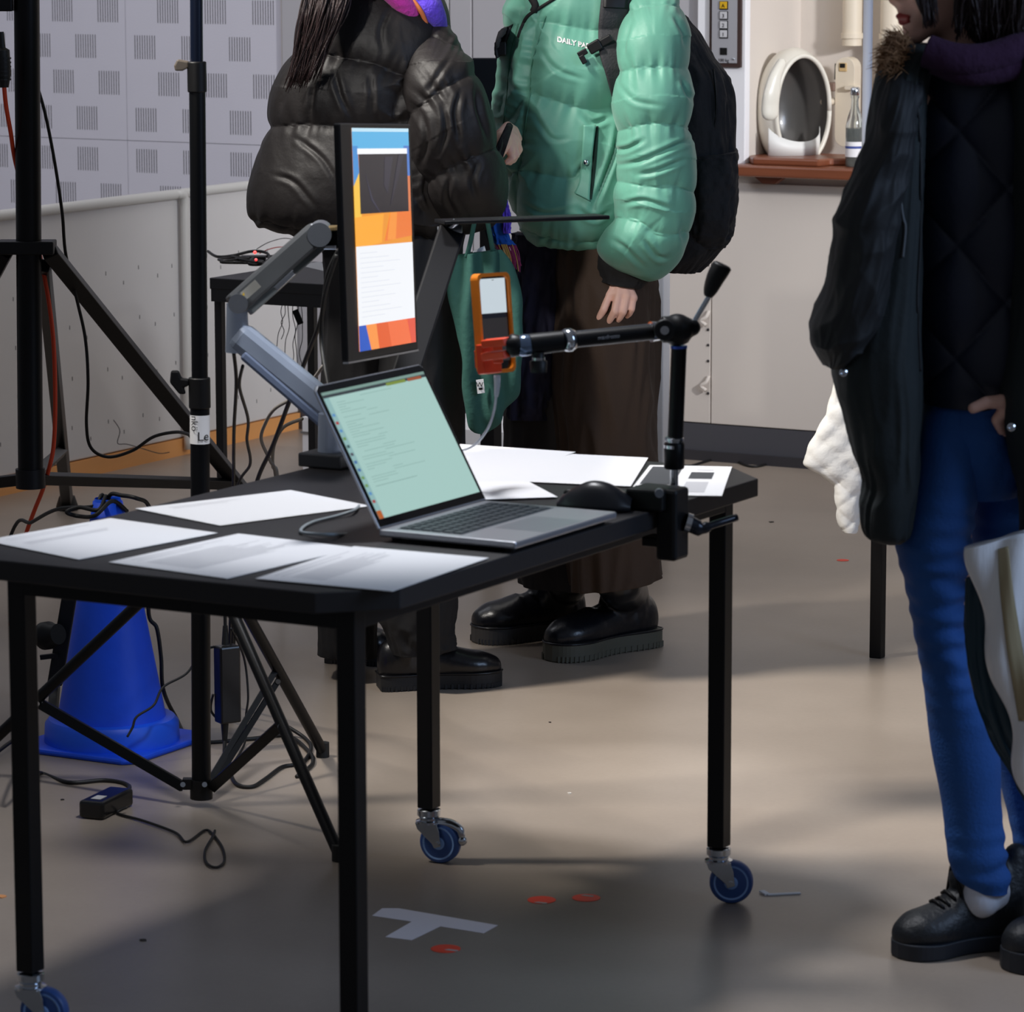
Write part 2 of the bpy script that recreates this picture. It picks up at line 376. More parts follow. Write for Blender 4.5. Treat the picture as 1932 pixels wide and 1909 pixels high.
# acoustic wall left: panels with real slots
wa = struct(MB().box2((-9.5, YB+.02, -.05), (-6.629, YB+.4, 3.2)).obj('wall_left', SLOT))
PW = .6114; JZ = .915
def acoustic(x0, z0, odd_from_bottom):
    sl = []                                            # slots (x0,x1,z0,z1)
    rows = [(.030+.119*i) for i in range(5)]
    if not odd_from_bottom: rows = [.0345+.119*i for i in range(5)]
    for ri, zr in enumerate(rows):
        even = (ri % 2 == 0) if odd_from_bottom else (ri % 2 == 0)
        xs = [.035, .222, .408] if even else [.128, .315, .500]
        for xb in xs:
            for k in range(9): sl.append((xb+k*.0098, xb+k*.0098+.0028, zr, zr+.078))
    X = sorted({0, PW-.0018} | {a[0] for a in sl} | {a[1] for a in sl}); Z = sorted({0, PW-.0018} | {a[2] for a in sl} | {a[3] for a in sl})
    xi = {x: i for i, x in enumerate(X)}; zi = {z: i for i, z in enumerate(Z)}
    hole = {(xi[a[0]], zi[a[2]]) for a in sl}
    mb = MB(); vs = [V((x, 0, z)) for z in Z for x in X]; n = len(X)
    fs = [(j*n+i, j*n+i+1, (j+1)*n+i+1, (j+1)*n+i) for j in range(len(Z)-1) for i in range(n-1) if (i, j) not in hole]
    mb.add(vs, fs)
    mb.add([(0, 0, 0), (0, .02, 0), (0, .02, PW-.0018), (0, 0, PW-.0018)], [(0, 1, 2, 3)]); mb.add([(PW-.0018, 0, 0), (PW-.0018, .02, 0), (PW-.0018, .02, PW-.0018), (PW-.0018, 0, PW-.0018)], [(3, 2, 1, 0)])
    mb.add([(0, 0, 0), (PW-.0018, 0, 0), (PW-.0018, .02, 0), (0, .02, 0)], [(0, 1, 2, 3)]); mb.add([(0, 0, PW-.0018), (PW-.0018, 0, PW-.0018), (PW-.0018, .02, PW-.0018), (0, .02, PW-.0018)], [(3, 2, 1, 0)])
    return mb.mesh('acoustic_panel', [ACO])
mu = acoustic(0, 0, True)
for k in range(5):
    for j in range(-2, 3):
        o = bpy.data.objects.new('acoustic_panel', mu); C.objects.link(o); o.location = (-6.629-PW*(k+1)+.002, YB, JZ+PW*j+.002); o.parent = wa
# parapet
mb = MB(); mb.box2((XP-.09, 6.3, .055), (XP, YB-.02, .80)); pa = struct(mb.obj('wall_parapet', PAR, bevel=.004))
MB().box2((XP-.07, 6.3, 0), (XP+.006, YB-.02, .052)).obj('wood_strip', mat('orange_wood_strip', (226, 160, 96), .5, var=.12, vscale=20, stretch=(1, .1, 1)), pa)
RAILM = mat('rail_paint', (205, 203, 198), .45)
yj = onX(332, 380, XP).y
MB().tube([(XP+.012, 6.3, .812), (XP+.012, yj-.01, .812)], .0155, 14).obj('handrail', RAILM, pa, smooth=60)
MB().tube([(XP+.006, yj+.01, .812), (XP+.006, YB-.03, .812)], .0145, 14).obj('handrail', RAILM, pa, smooth=60)
MB().tube(crv([(XP+.022, yj-.02, .812), (XP+.024, yj, .810), (XP+.024, yj+.012, .79), (XP+.024, yj+.012, .70), (XP+.024, yj+.012, .4), (XP+.024, yj+.012, .02)], 40), .0135, 14).obj('rail_post', RAILM, pa, smooth=180)
mb = MB(); rr = random.Random(3)
for k in range(90):
    y = 8.2+.09*(k % 22)+rr.uniform(-.01, .01); z = .12+.15*(k//22)+.03*(k % 2)+rr.uniform(-.01, .01)
    mb.box((XP+.0002, y, z), (.0012, .0022, .012))
mb.obj('wall_slit', SLOT, pa, kind='stuff')
# lift control panel
q = lambda u, v, dy=0: onY(u, v, YB-.034-dy)
LP = thing('lift_control_panel', 'silver lift button panel in a dark brown frame on the white pillar', 'control panel', q(1370, 60))
a = q(1340, 126); b = q(1401, -60)
MB().box2((a.x, YB-.042, a.z), (b.x, YB-.031, b.z)).obj('frame', mat('dark_brown_frame', (58, 40, 36), .5), LP, bevel=.001)
a = q(1346, 118); b = q(1394, -60); MB().box2((a.x, YB-.046, a.z), (b.x, YB-.042, b.z)).obj('face_plate', mat('brushed_plate', (190, 190, 196), .45, .5), LP)
def pxbox(u0, v0, u1, v1, y0, y1, name, m, par, bevel=0):
    a = q(u0, v1); b = q(u1, v0); return MB().box2((a.x, y0, a.z), (b.x, y1, b.z)).obj(name, m, par, bevel=bevel)
BTN = mat('button_white', (196, 196, 200), .4)
for k, (v0, m, ch) in enumerate(((3, mat('button_yellow', (214, 170, 30), .4), 'A'), (22, BTN, '3'), (40, BTN, '2'), (57, BTN, '1'))):
    pxbox(1361, v0-1, 1377, v0+15, YB-.048, YB-.046, 'button_ring', BLKP, LP)
    bt = pxbox(1362.5, v0, 1375.5, v0+13, YB-.051, YB-.046, 'button', m, LP, .0008)
    p = q(1369, v0+11); text(ch, .016, (p.x, YB-.0515, p.z), (1, 0, 0), (0, 0, 1), BLKP, 'button_mark', bt, align='CENTER')
pxbox(1362, 90, 1375, 103, YB-.048, YB-.046, 'key_window', BLKP, LP)
p = q(1358, 116); text('100 kg', .0135, (p.x, YB-.0464, p.z), (1, 0, 0), (0, 0, 1), BLKP, 'lettering', LP)
for u in (1351, 1387): MB().ball(q(u, 111), (.004, .003, .004), n=10, m=6).obj('screw', CHR, LP, smooth=180)
for o_ in list(LP.children):
    if o_.name.startswith('screw'): o_.location = (0, -.013, 0)
# niche: shelf, pipes, valve
WOODR = mat('varnished_wood', (124, 70, 46), .35, var=.25, vscale=14, stretch=(.3, 2, 4))
a = onY(1386, 305, YB-.06)
MB().box2((a.x, YB-.10, ZS-.004), (1.2, YB+.36, ZS+.03)).obj('niche_shelf', WOODR, bevel=.006)
tag(bpy.data.objects['niche_shelf'], 'reddish brown varnished wooden shelf on the sill of the wall niche', 'shelf')
pb = onY(1458, 325, YB-.03)
bpy.data.objects['niche_shelf']['label'] = 'reddish brown varnished wooden shelf along the wall under the white helmet'
MB().prism([(pb.x-.05, YB-.06, ZS-.004), (pb.x+.05, YB-.06, ZS-.004), (pb.x+.02, YB-.06, ZS-.026), (pb.x-.02, YB-.06, ZS-.026)], (0, .03, 0)).obj('bracket', WOODR, bpy.data.objects['niche_shelf'])
YN = YB+.36
for k, (u, r, lab) in enumerate(((1608, .030, 'cream painted vertical pipe in the niche, above the valve'), (1682, .034, 'cream painted vertical pipe in the niche, right of the white tube'))):
    p = onY(u, 50, YN-.05); t = thing('wall_pipe', lab, 'pipe', (p.x, p.y, ZS+.03))
    MB().tube([(p.x, p.y, 1.26 if k == 0 else ZS+.03), (p.x, p.y, 3.2)], r, 20).obj('pipe', CREAM, t, smooth=60)
    for z in (1.29, 1.9): MB().tube([(p.x, p.y, z-.008), (p.x, p.y, z+.008)], r+.004, 20).obj('pipe_collar', CREAM, t, smooth=60)
# flat cream lever valve / intercom body
q2 = lambda u, v, dy=.09: onY(u, v, YN-dy)
vp = thing('wall_handset', 'cream rounded wall handset beside the white helmet in the niche', 'intercom', q2(1597, 270))
def rslab(u0, v0, u1, v1, y0, th, name, m, par, rad=.5, n=10):
    a = q2(u0, v1); b = q2(u1, v0); w_, h_ = (b.x-a.x)/2, (b.z-a.z)/2; r = min(w_, h_)*rad*2*.999 if rad <= .5 else min(w_, h_)
    r = min(r, w_, h_); cx, cz = (a.x+b.x)/2, (a.z+b.z)/2; poly = []
    for (sx, sz, a0) in ((1, 1, 0), (-1, 1, 90), (-1, -1, 180), (1, -1, 270)):
        for k in range(n+1):
            t = math.radians(a0+90*k/n); poly.append(V((cx+sx*(w_-r)+r*math.cos(t), y0, cz+sz*(h_-r)+r*math.sin(t))))
    return MB().prism(poly, (0, th, 0)).obj(name, m, par, smooth=30, bevel=.003)
rslab(1582, 108, 1620, 275, YN-.12, .05, 'body', CREAM, vp)
rslab(1591, 118, 1606, 134, YN-.123, .004, 'label_plate', mat('ochre_sticker', (200, 170, 120), .6), vp, .1)
rslab(1593, 119, 1603, 127, YN-.125, .003, 'label_mark', BLKP, vp, .1)
mb = MB(); mb.cyl(q2(1578, 120, .10), q2(1577, 150, .10), .005); mb.obj('hook', SLOT, vp)
rslab(1566, 155, 1584, 171, YN-.13, .04, 'clip', mat('brown_clip', (120, 96, 84), .6), vp, .2)
rslab(1560, 185, 1582, 197, YN-.14, .05, 'lever', CREAM, vp, .5)
rslab(1606, 160, 1626, 168, YN-.14, .04, 'lever', CREAM, vp, .5)
# white helmet-like shell (ring opening) with dark inside, white paper base
hc = onY(1497, 208, YB+.13); SH = 560.
hx = B(.93, -.36, 0).normalized()
hb = thing('helmet_shell', 'white open helmet shell with a dark inside, standing on a wooden board', 'helmet', (hc.x, hc.y, ZS+.05))
HN = B(.50, -.86, 0)                                   # opening looks to the right front
HS = UP.cross(HN).normalized()
cz0 = hc.z-.002
def egg(i, j, nu, nv, s=1.0, th0=0):
    a = 2*PI*i/nu; b = th0 + (PI-th0)*j/(nv-1)
    x = math.cos(a)*math.sin(b)*.112*s; z = math.sin(a)*math.sin(b)*.180*s; y = math.cos(b)*.12*s
    return V((hc.x, hc.y, cz0)) + HS*x + UP*(z + (.012 if z > 0 else 0)) + HN*(y)
mb = MB(); NU = 64
outer = lambda i, j: egg(i, j, NU, 24, 1.0, 1.12); inner = lambda i, j: egg(i, j, NU, 24, .93, 1.10)
mb.grid(outer, NU, 24, True); mb.obj('outer_shell', mat('helmet_white', (226, 222, 210), .35, coat=.3), hb, smooth=180)
mb = MB(); mb.grid(inner, NU, 24, True); mb.obj('inner_lining', mat('helmet_inside', (84, 82, 80), .3, coat=.4), hb, smooth=180)
mb = MB(); mb.tube([ (outer(i % NU, 0)+inner(i % NU, 0))/2 for i in range(NU+1)], .0075, 8); mb.obj('rim', mat('helmet_white', (226, 222, 210), .35), hb, smooth=180)
# long cheek guard coming down at the left front
ck = [P(1474, 120, 11.06), P(1462, 146, 11.04), P(1456, 176, 11.03), P(1453, 200, 11.03), P(1453, 214, 11.03)]
mb = MB(); pts = crv(ck, 26)
for k, p in enumerate(pts):
    t = k/25; wv = .014+.016*min(1, t*2)
    mb.ball(p, (wv, .016, .022 if t > .9 else .018), (HS, HN, UP), 16, 10)
me = fuse(mb, .005, 5, name='cheek_guard', mats=[MATS['helmet_white']]); link('cheek_guard', me, hb)
mb = MB(); ht = ZS+.052
def strip(i, j):
    a = PI*(1.09+.82*i/40); x = math.cos(a)*.098; y = -math.sin(a)*.070
    top = .062 + .022*(abs(i/20-1))**2*1.0 - .020*(1-(i/20-1)**2)
    return V((hc.x, hc.y-.02, ht)) + HS*(-x)*1.0 + HN*y + UP*(top*j)
mb.grid(strip, 41, 2)
o = mb.obj('paper_base_band', WHP, hb, smooth=180); sd = o.modifiers.new('solid', 'SOLIDIFY'); sd.thickness = .002
# wooden board under it
tp = [onY(u, v, YB+yy) for u, v, yy in ((1413, 292, .0), (1420, 296, -.06), (1545, 298, -.06), (1565, 290, 0), (1600, 285, .03), (1612, 283, .2), (1500, 280, .2), (1418, 284, .15))]
poly = [V((p.x, p.y, ZS+.030)) for p in tp]
MB().prism(poly, (0, 0, .022)).obj('wooden_board', WOODR, bevel=.006); tag(bpy.data.objects['wooden_board'], 'dark reddish wooden board lying on the niche shelf under the helmet', 'board')
# bottle
bp_ = onY(1612, 297, YB+.0); bz = ZS+.030
GLS = mat('clear_glass', (225, 232, 230), .05, trans=.9, spec=.5)
bt = thing('glass_bottle', 'clear glass bottle with a white label on the niche shelf', 'bottle', (bp_.x, bp_.y, bz))
MB().lathe([(.024, 0), (.027, .004), (.027, .12), (.022, .145), (.012, .175), (.0105, .20), (.013, .205), (.013, .212)], (bp_.x, bp_.y, bz), n=24).obj('bottle_glass', GLS, bt, smooth=50)
MB().lathe([(.0245, .0), (.0255, .006), (.0255, .11), (.018, .112)], (bp_.x, bp_.y, bz+.003), n=20).obj('water', mat('dim_water', (90, 98, 96), .05, trans=.8), bt, smooth=50)
MB().lathe([(.0275, .03), (.0276, .03), (.0276, .075), (.0275, .075)], (bp_.x, bp_.y, bz), n=24).obj('bottle_label', PAPER, bt, smooth=50)
MB().lathe([(.0278, .055), (.0279, .055), (.0279, .062), (.0278, .062)], (bp_.x, bp_.y, bz), n=24).obj('label_band', mat('blue_print', (60, 80, 150), .6), bt, smooth=50)
MB().lathe([(.0125, .212), (.014, .214), (.014, .232), (.010, .236)], (bp_.x, bp_.y, bz), n=18).obj('stopper', CHR, bt, smooth=50)
# ================================================================ main table
TX0, TX1, TY0, TY1, TC, TE, ZT, TH, ZC = -3.4197, -2.693, 4.3799, 5.7174, .0876, .0749, .7435, .0303, .1013
tb = thing('work_table', 'black long table on castors carrying the laptop and the paper sheets', 'table', ((TX0+TX1)/2, (TY0+TY1)/2, 0))
poly = [(TX0+TC, TY0), (TX1-TC, TY0), (TX1, TY0+TC), (TX1, TY1-TC), (TX1-TC, TY1), (TX0+TC, TY1), (TX0, TY1-TC), (TX0, TY0+TC)]
TOPM = mat('black_table_top', (30, 28, 30), .5, var=.1, vscale=30, bump=.04, bscale=200)
MB().prism([(x, y, ZT-TH) for x, y in poly], (0, 0, TH)).obj('tabletop', [TOPM], tb, bevel=.002)
FRM = mat('table_frame_black', (6, 6, 9), .45, spec=.35)
lx0, lx1, ly0, ly1 = TX0+TE, TX1-TE, TY0+TE, TY1-TE; LW = .031
for (a, b) in (((lx0, ly0), (lx1, ly0)), ((lx0, ly1), (lx1, ly1)), ((lx0, ly0), (lx0, ly1)), ((lx1, ly0), (lx1, ly1))):
    MB().beam((a[0], a[1], ZT-TH-.016), (b[0], b[1], ZT-TH-.016), .032, .030, V((0, 0, 1))).obj('rail', FRM, tb, bevel=.002)
def caster(cx, cy, brake, sign=1, ang=0):
    """castor under a leg; returns nothing"""
    D = (R*math.cos(ang) + F*math.sin(ang)); A = UP.cross(D).normalized(); o = V((cx, cy, 0)); wc = o + D*.022 + UP*.0375
    cs = MB(); cs.lathe([(.018, ZC-.004), (.021, ZC-.006), (.021, ZC-.016), (.017, ZC-.020), (.017, ZC-.024), (.024, ZC-.026), (.024, ZC-.030)], o, n=24)
    c0 = cs.obj('caster', [CHR], tb, smooth=40)
    wh = MB(); wh.lathe([(.030, -.012), (.035, -.0105), (.0375, -.006), (.0375, .006), (.035, .0105), (.030, .012)], wc, A, 40)
    wh.obj('tyre', mat('caster_blue_tyre', (52, 86, 150), .45), c0, smooth=40)
    wh = MB(); wh.lathe([(.004, -.015), (.010, -.014), (.012, -.0118), (.026, -.0118), (.030, -.0128), (.030, .0128), (.026, .0118), (.012, .0118), (.010, .014), (.004, .015)], wc, A, 40)
    wh.obj('wheel_hub', mat('caster_blue_hub', (140, 180, 236), .4), c0, smooth=30)
    for sg in (-1, 1):
        n_ = A*(sg*.0165); pl = [o-D*.020+UP*(ZC-.028), o+D*.021+UP*(ZC-.028), o+D*.026+UP*.060, wc+D*.007+UP*(-.004), wc-D*.006-UP*.008, wc-D*.010, o-D*.016+UP*.062]
        MB().prism([p+n_ for p in pl], A*(sg*.002)).obj('fork_plate', CHR, c0, bevel=.0008)
    MB().cyl(wc-A*.022, wc+A*.022, .0045, n=12).obj('axle', CHR, c0, smooth=40)
    MB().box(o+UP*(ZC-.029)+D*.001, (.042, .034, .003), (D, A, UP)).obj('fork_top', CHR, c0, bevel=.0008)
    if brake:
        m_ = MB(); m_.tube(crv([o+D*.018+UP*(ZC-.030), o+D*.040+UP*(ZC-.030), o+D*.058+UP*(ZC-.038), o+D*.062+UP*(ZC-.052)], 14), [.011-.0003*i for i in range(14)], 10)
        m_.obj('brake_lever', CHR, c0, smooth=180)
        MB().ball(o+D*.063+UP*(ZC-.058), .0095, n=14, m=8).obj('brake_knob', CHR, c0, smooth=180)
for (x, y, br, an) in ((lx0, ly0, False, -.25), (lx1, ly0, False, 0), (lx0, ly1, True, -.35), (lx1, ly1, False, -.1)):
    MB().box2((x-LW/2, y-LW/2, ZC-.002), (x+LW/2, y+LW/2, ZT-TH)).obj('leg', FRM, tb, bevel=.002)
    caster(x, y, br, 1, an)
# clutter on the floor
DOT = mat('red_sticker', (255, 66, 30), .5)
for k, (u, v, lab) in enumerate(((1022, 1698, 'red round floor sticker left of the neighbouring one, nearer the middle castor'), (1106, 1694, 'red round floor sticker between its twin and the right castor of the work table'), (841, 1790, 'red round floor sticker just below the white tape mark'), (1590, 1057, 'faded red round floor sticker far back near the white cloth'))):
    g = G(u, v); r = .0245 if k < 3 else .016
    mb = MB(); mb.lathe([(r, 0), (r, .0006)], (g.x, g.y, .0002), n=36); o = mb.obj('floor_sticker', DOT); tag(o, lab, 'sticker')
    if k < 3: MB().prism([(g.x+a_*.012+(.010, -.004, .016)[k]*CY, g.y+b_*.005+(-.018, .012, -.004)[k], .0009) for a_, b_ in ((-1, -1), (1, -.6), (.8, 1), (-.7, .7))], (0, 0, .0002)).obj('torn_edge', mat('torn_white', (190, 180, 176), .8), o)
pT = [(702, 1728), (721, 1714), (752, 1714), (939, 1746), (912, 1761), (830, 1748), (776, 1774), (727, 1768), (777, 1739)]
o = MB().prism([G(u, v)+V((0, 0, .0002)) for u, v in pT], (0, 0, .0006)).obj('tape_mark', mat('grey_white_tape', (244, 238, 244), .6)); tag(o, 'pale grey T-shaped tape mark on the floor beside the near table leg', 'tape')
a = G(1437, 1684); b = G(1448, 1689); c_ = G(1510, 1686)
mb = MB(); mb.beam(a+UP*.003, b+UP*.0015, .003, .010); mb.beam(b+UP*.0015, c_+UP*.0015, .002, .008)
tag(mb.obj('paper_scrap', PAPER), 'small bent white paper strip on the floor beside the right castor', 'paper scrap')
for (u, v, r_, nm, col, lab, ct) in ((1075, 1497, .004, 'floor_crumb', (210, 205, 195), 'tiny white crumb on the lit floor in front of the boots', 'crumb'), (1038, 1363, .003, 'floor_crumb', (40, 30, 28), 'tiny black speck on the lit floor below the front boot', 'crumb'), (118, 1509, .004, 'floor_crumb', (30, 25, 24), 'small dark speck on the floor left of the power adapter', 'crumb'), (270, 1774, .006, 'floor_crumb', (60, 52, 48), 'dark smudge of dirt on the floor at lower left', 'crumb'), (4, 1692, .010, 'floor_crumb', (216, 150, 96), 'orange flake on the floor at the left edge', 'crumb'), (1455, 985, .007, 'floor_crumb', (48, 42, 40), 'small dark dash on the floor behind the work table', 'crumb')):
    g = G(u, v); mb = MB(); rr = random.Random(int(u)); mb.prism([(g.x+r_*math.cos(t)*rr.uniform(.6, 1.3), g.y+r_*math.sin(t)*rr.uniform(.6, 1.3), .0001) for t in [k*PI/4 for k in range(8)]], (0, 0, .0015))
    tag(mb.obj(nm, mat('crumb%d' % int(u), col, .8)), lab, ct)
# ================================================================ papers
INK = mat('grey_ink', (196, 196, 200), .8); INKD = mat('dark_ink', (70, 72, 76), .7)
def sheet(q4, dz, label, lines=None, name='paper_sheet', cat='paper', group=None, wid=.21, blocks=()):
    ps = [G(u, v, ZT+.001+dz) for u, v in q4]; o = MB().prism(ps, (0, 0, .0007)).obj(name, PAPER); tag(o, label, cat)
    A, Bq, Cq, Dq = ps[0], ps[1], ps[2], ps[3]          # A near-left, B far-left, C far-right, D near-right
    def pt(s, t): return A.lerp(Bq, s).lerp(D_.lerp(Cq, s), t)
    D_ = Dq; mb = MB()
    for (s0, s1, t) in (lines or ()):
        q_ = [pt(s0, t-.004), pt(s1, t-.004), pt(s1, t+.004), pt(s0, t+.004)]; mb.add([p+UP*.0009 for p in q_], [(0, 1, 2, 3)])
    if lines: mb.obj('printed_text', INK, o, kind='stuff')
    for (s0, s1, t0, t1, m) in blocks:
        q_ = [pt(s0, t0), pt(s1, t0), pt(s1, t1), pt(s0, t1)]; MB().add([p+UP*.00095 for p in q_], [(0, 1, 2, 3)]).obj('printed_picture', m, o)
    return o
rl = random.Random(5)
def para(t0, t1, n, s0=.1, s1=.9): return [(s0, s1-rl.uniform(0, .25), t0+(t1-t0)*k/(max(n-1, 1))) for k in range(n)]
sheet([(-30, 1020), (208, 978), (411, 1006), (148, 1056)], 0, 'white printed sheet at the far left end of the table', [(.1, .75, .09), (.1, .6, .14)]+para(.28, .34, 3))
sheet([(205, 1061), (450, 1007), (675, 1034), (428, 1092)], 0, 'white printed sheet with dense text in the middle of the front row', [(.1, .8, .08), (.1, .6, .13)]+para(.22, .62, 18))
sheet([(482, 1092), (668, 1031), (922, 1053), (740, 1116)], .001, 'white printed sheet at the near table corner in front of the laptop', [(.1, .85, .07), (.1, .7, .12)]+para(.2, .42, 11))
sheet([(255, 960), (548, 925), (700, 955), (415, 992)], 0, 'white sheet lying behind the front row, left of the laptop', [(.15, .6, .12), (.15, .5, .17)])
sheet([(760, 948), (872, 878), (992, 906), (1052, 938)], .0018, 'blank white sheet whose corner points at the computer mouse')
sheet([(700, 905), (862, 838), (1086, 853), (950, 905)], .0002, 'blank white sheet farthest back on the table behind the laptop')
sheet([(900, 905), (1080, 857), (1223, 864), (1190, 918)], .0010, 'blank white sheet between the back sheet and the printed leaflet')
sheet([(1182, 934), (1226, 878), (1381, 881), (1362, 936)], .0004, 'white printed leaflet with a dark picture beside the clamp', None, 'leaflet', 'leaflet', blocks=((.35, .95, .05, .42, INKD), (.05, .30, .02, .3, INKD), (.55, .78, .55, .82, INKD), (.10, .45, .55, .80, INK), (.84, .88, .6, .8, INK)))
# ================================================================ laptop
ALU = mat('aluminium', (178, 180, 186), .35, .75); KEY = mat('key_black', (34, 44, 52), .5)
DISP = display_mat('display')
lp = thing('laptop', 'open aluminium laptop with a pale green screen on the work table', 'laptop', (-2.81, 4.95, ZT))
la, lb, ya, yb_ = -2.925, -2.688, 4.79, 5.113; zl = ZT+.007
for (x, y) in ((la+.02, ya+.02), (lb-.02, ya+.02), (la+.02, yb_-.02), (lb-.02, yb_-.02)): MB().cyl((x, y, ZT+.001), (x, y, zl+.001), .008, n=12).obj('rubber_foot', BLKP, lp)
base = MB().box2((la, ya, zl), (lb, yb_, zl+.011)).obj('base', ALU, lp, bevel=.003)
MB().box2((la+.022, ya+.018, zl+.0109), (la+.135, yb_-.018, zl+.0113)).obj('keyboard_bed', mat('key_bed', (70, 78, 84), .5), base)
MB().box2((lb-.092, ya+.10, zl+.0109), (lb-.006, yb_-.10, zl+.0112)).obj('trackpad', mat('trackpad_grey', (160, 163, 170), .3, .6), base)
kz = zl+.0112; mk = {}
for r_ in range(6):
    ws = [1]*14 if r_ < 5 else [1, 1, 1.3, 5, 1.3, 1, 1, 1]; tot = sum(ws); span = (yb_-ya-.044); y = ya+.022
    for w_ in ws:
        L = span*w_/tot; kk = round(L, 4)
        if kk not in mk: mk[kk] = MB().box((0, 0, .0008), (.0145, L-.0035, .0016)).mesh('key', [KEY])
        o = bpy.data.objects.new('key', mk[kk]); C.objects.link(o); o.parent = base; o.location = (la+.031+r_*.0185, y+L/2, kz); y += L
tl_ = math.radians(29); SHT = .240; sx, sz = -math.sin(tl_), math.cos(tl_); hz = zl+.012
def sp(s, t, o=0):            # s along width (0 near-left .. 1), t up, o offset to viewer
    return V((la+.002+sx*SHT*t+sz*o*1.0, ya+(yb_-ya)*s, hz+sz*SHT*t-sx*o))
lidm = MB(); lidm.prism([sp(a_, b_, -.004) for a_, b_ in ((0, 0), (1, 0), (1, .965), (.98, .99), (.965, 1), (.035, 1), (.02, .99), (0, .965))], V((sz, 0, -sx))*.0042); lidm.obj('lid', ALU, lp, bevel=.0008)
MB().prism([sp(a_, b_, .0003) for a_, b_ in ((.006, .01), (.994, .01), (.994, .965), (.965, .992), (.035, .992), (.006, .965))], V((sz, 0, -sx))*.0006).obj('bezel', mat('glossy_bezel', (12, 12, 14), .12), lp)
sc = MB()
def rect(mb, f, a, b, c, d, col, o): mb.col = lin(col); mb.add([f(a, b, o), f(c, b, o), f(c, d, o), f(a, d, o)], [(0, 1, 2, 3)])
rect(sc, sp, .03, .06, .972, .945, (163, 198, 192), .0012)
rect(sc, sp, .03, .905, .972, .945, (52, 60, 64), .0013); rect(sc, sp, .03, .925, .972, .945, (120, 150, 142), .0014)
rect(sc, sp, .60, .900, .78, .921, (120, 140, 60), .0014); rect(sc, sp, .80, .900, .93, .921, (150, 80, 50), .0014)
rect(sc, sp, .03, .06, .075, .905, (140, 178, 178), .0013); rect(sc, sp, .03, .06, .07, .115, (176, 92, 40), .0014)
rs = random.Random(9)
for k in range(12): rect(sc, sp, .037, .17+k*.055, .062, .19+k*.055, rs.choice([(60, 90, 90), (70, 110, 160), (110, 150, 90), (160, 60, 60), (90, 140, 190), (80, 80, 90)]), .0014)
for k in range(34):
    a_ = rs.choice([.12, .12, .16, .34]); l_ = rs.uniform(.05, .3); yy = .30+k*.0175
    rect(sc, sp, a_, yy, a_+l_, yy+.004, (138, 172, 166), .0014)
rect(sc, sp, .12, .27, .5, .273, (110, 140, 136), .0014)
sc.obj('screen', DISP, lp, cols=True)
# ================================================================ mouse
g = G(1122, 962, ZT); ms = thing('computer_mouse', 'black sculpted computer mouse on the table edge between laptop and clamp', 'mouse', (g.x, g.y, ZT))
dm = B(.93, -.15, 0).normalized(); am = UP.cross(dm)
mb = MB(); o_ = V((g.x, g.y, ZT+.003))
mp_ = cr([(-.060, .004, .010), (-.045, .020, .020), (-.025, .031, .027), (-.005, .038, .031), (.018, .036, .033), (.040, .026, .032), (.060, .010, .022)], 40)
def mouse_pt(i, j):
    t, hh, ww = mp_[j]; a_ = 2*PI*i/40; z = math.sin(a_)
    return o_ + dm*t + am*(ww*math.cos(a_)*(1 if z < 0 else (1-.25*z))) + UP*(max(z, -.05)*hh + (.006 if z > 0 else 0))
mb.grid(mouse_pt, 40, 40, True)
mb.obj('mouse_body', mat('mouse_black', (18, 20, 26), .32), ms, smooth=180)
MB().ball(o_-dm*.040+am*(-.002)+UP*.024, (.010, .004, .006), (dm, am, UP), 14, 8).obj('scroll_wheel', BLKP, ms, smooth=180)
MB().lathe([(.04, 0), (.04, .003)], (g.x, g.y, ZT+.0008), n=20).obj('glide_foot', BLKP, ms)
# ================================================================ monitor on its arm
MTL, MTR, MBR, MBL = (EYE+(p-EYE)*.984 for p in (V((-3.3477, 5.3673, 1.3324)), V((-3.4446, 5.7605, 1.3076)), V((-3.4203, 5.7413, .9083)), V((-3.3234, 5.3481, .9332))))
mX = (MTR-MTL); mW = mX.length; mX.normalize(); mU = (MTL-MBL).normalized(); mU = (mU-mX*mU.dot(mX)).normalized(); mN = mX.cross(mU); mH = (MTL-MBL).length
MC = (MTL+MTR+MBR+MBL)/4
AX = (mX, mU, mN)
def mp(s, t, o=0): return MBL + mX*(mW*s) + mU*(mH*(1-t)) + mN*o      # s across from the near side, t down
mn = thing('monitor', 'black framed monitor turned almost edge on, orange and white picture', 'monitor', MC)
MB().box(MC-mN*.006, (mW, mH, .012), AX).obj('frame', BLKM, mn, bevel=.003)
MB().box(MC-mN*.026, (mW*.55, mH*.55, .03), AX).obj('back_shell', BLKP, mn, bevel=.006)
MB().box(MC-mU*(mH/2+.0015)-mN*.004, (mW, .003, .010), AX).obj('bottom_trim', mat('silver_trim', (170, 172, 176), .3, .8), mn)
sc = MB()
def R4(x0, y0, x1, y1, col, o=.0006): sc.col = lin(col); sc.add([mp(x0, y1, o), mp(x1, y1, o), mp(x1, y0, o), mp(x0, y0, o)], [(0, 1, 2, 3)])
def PL(pts, col, o): sc.col = lin(col); sc.add([mp(a_, b_, o) for a_, b_ in pts], [tuple(range(len(pts)))])
X0, X1, Y0, Y1 = .15, .955, .02, .965
def m_(x, y): return (X0+(X1-X0)*x, Y0+(Y1-Y0)*y)
def r2(x0, y0, x1, y1, col, o): a_ = m_(x0, y0); b_ = m_(x1, y1); R4(a_[0], a_[1], b_[0], b_[1], col, o)
r2(0, 0, 1, 1, (236, 150, 46), .0006)
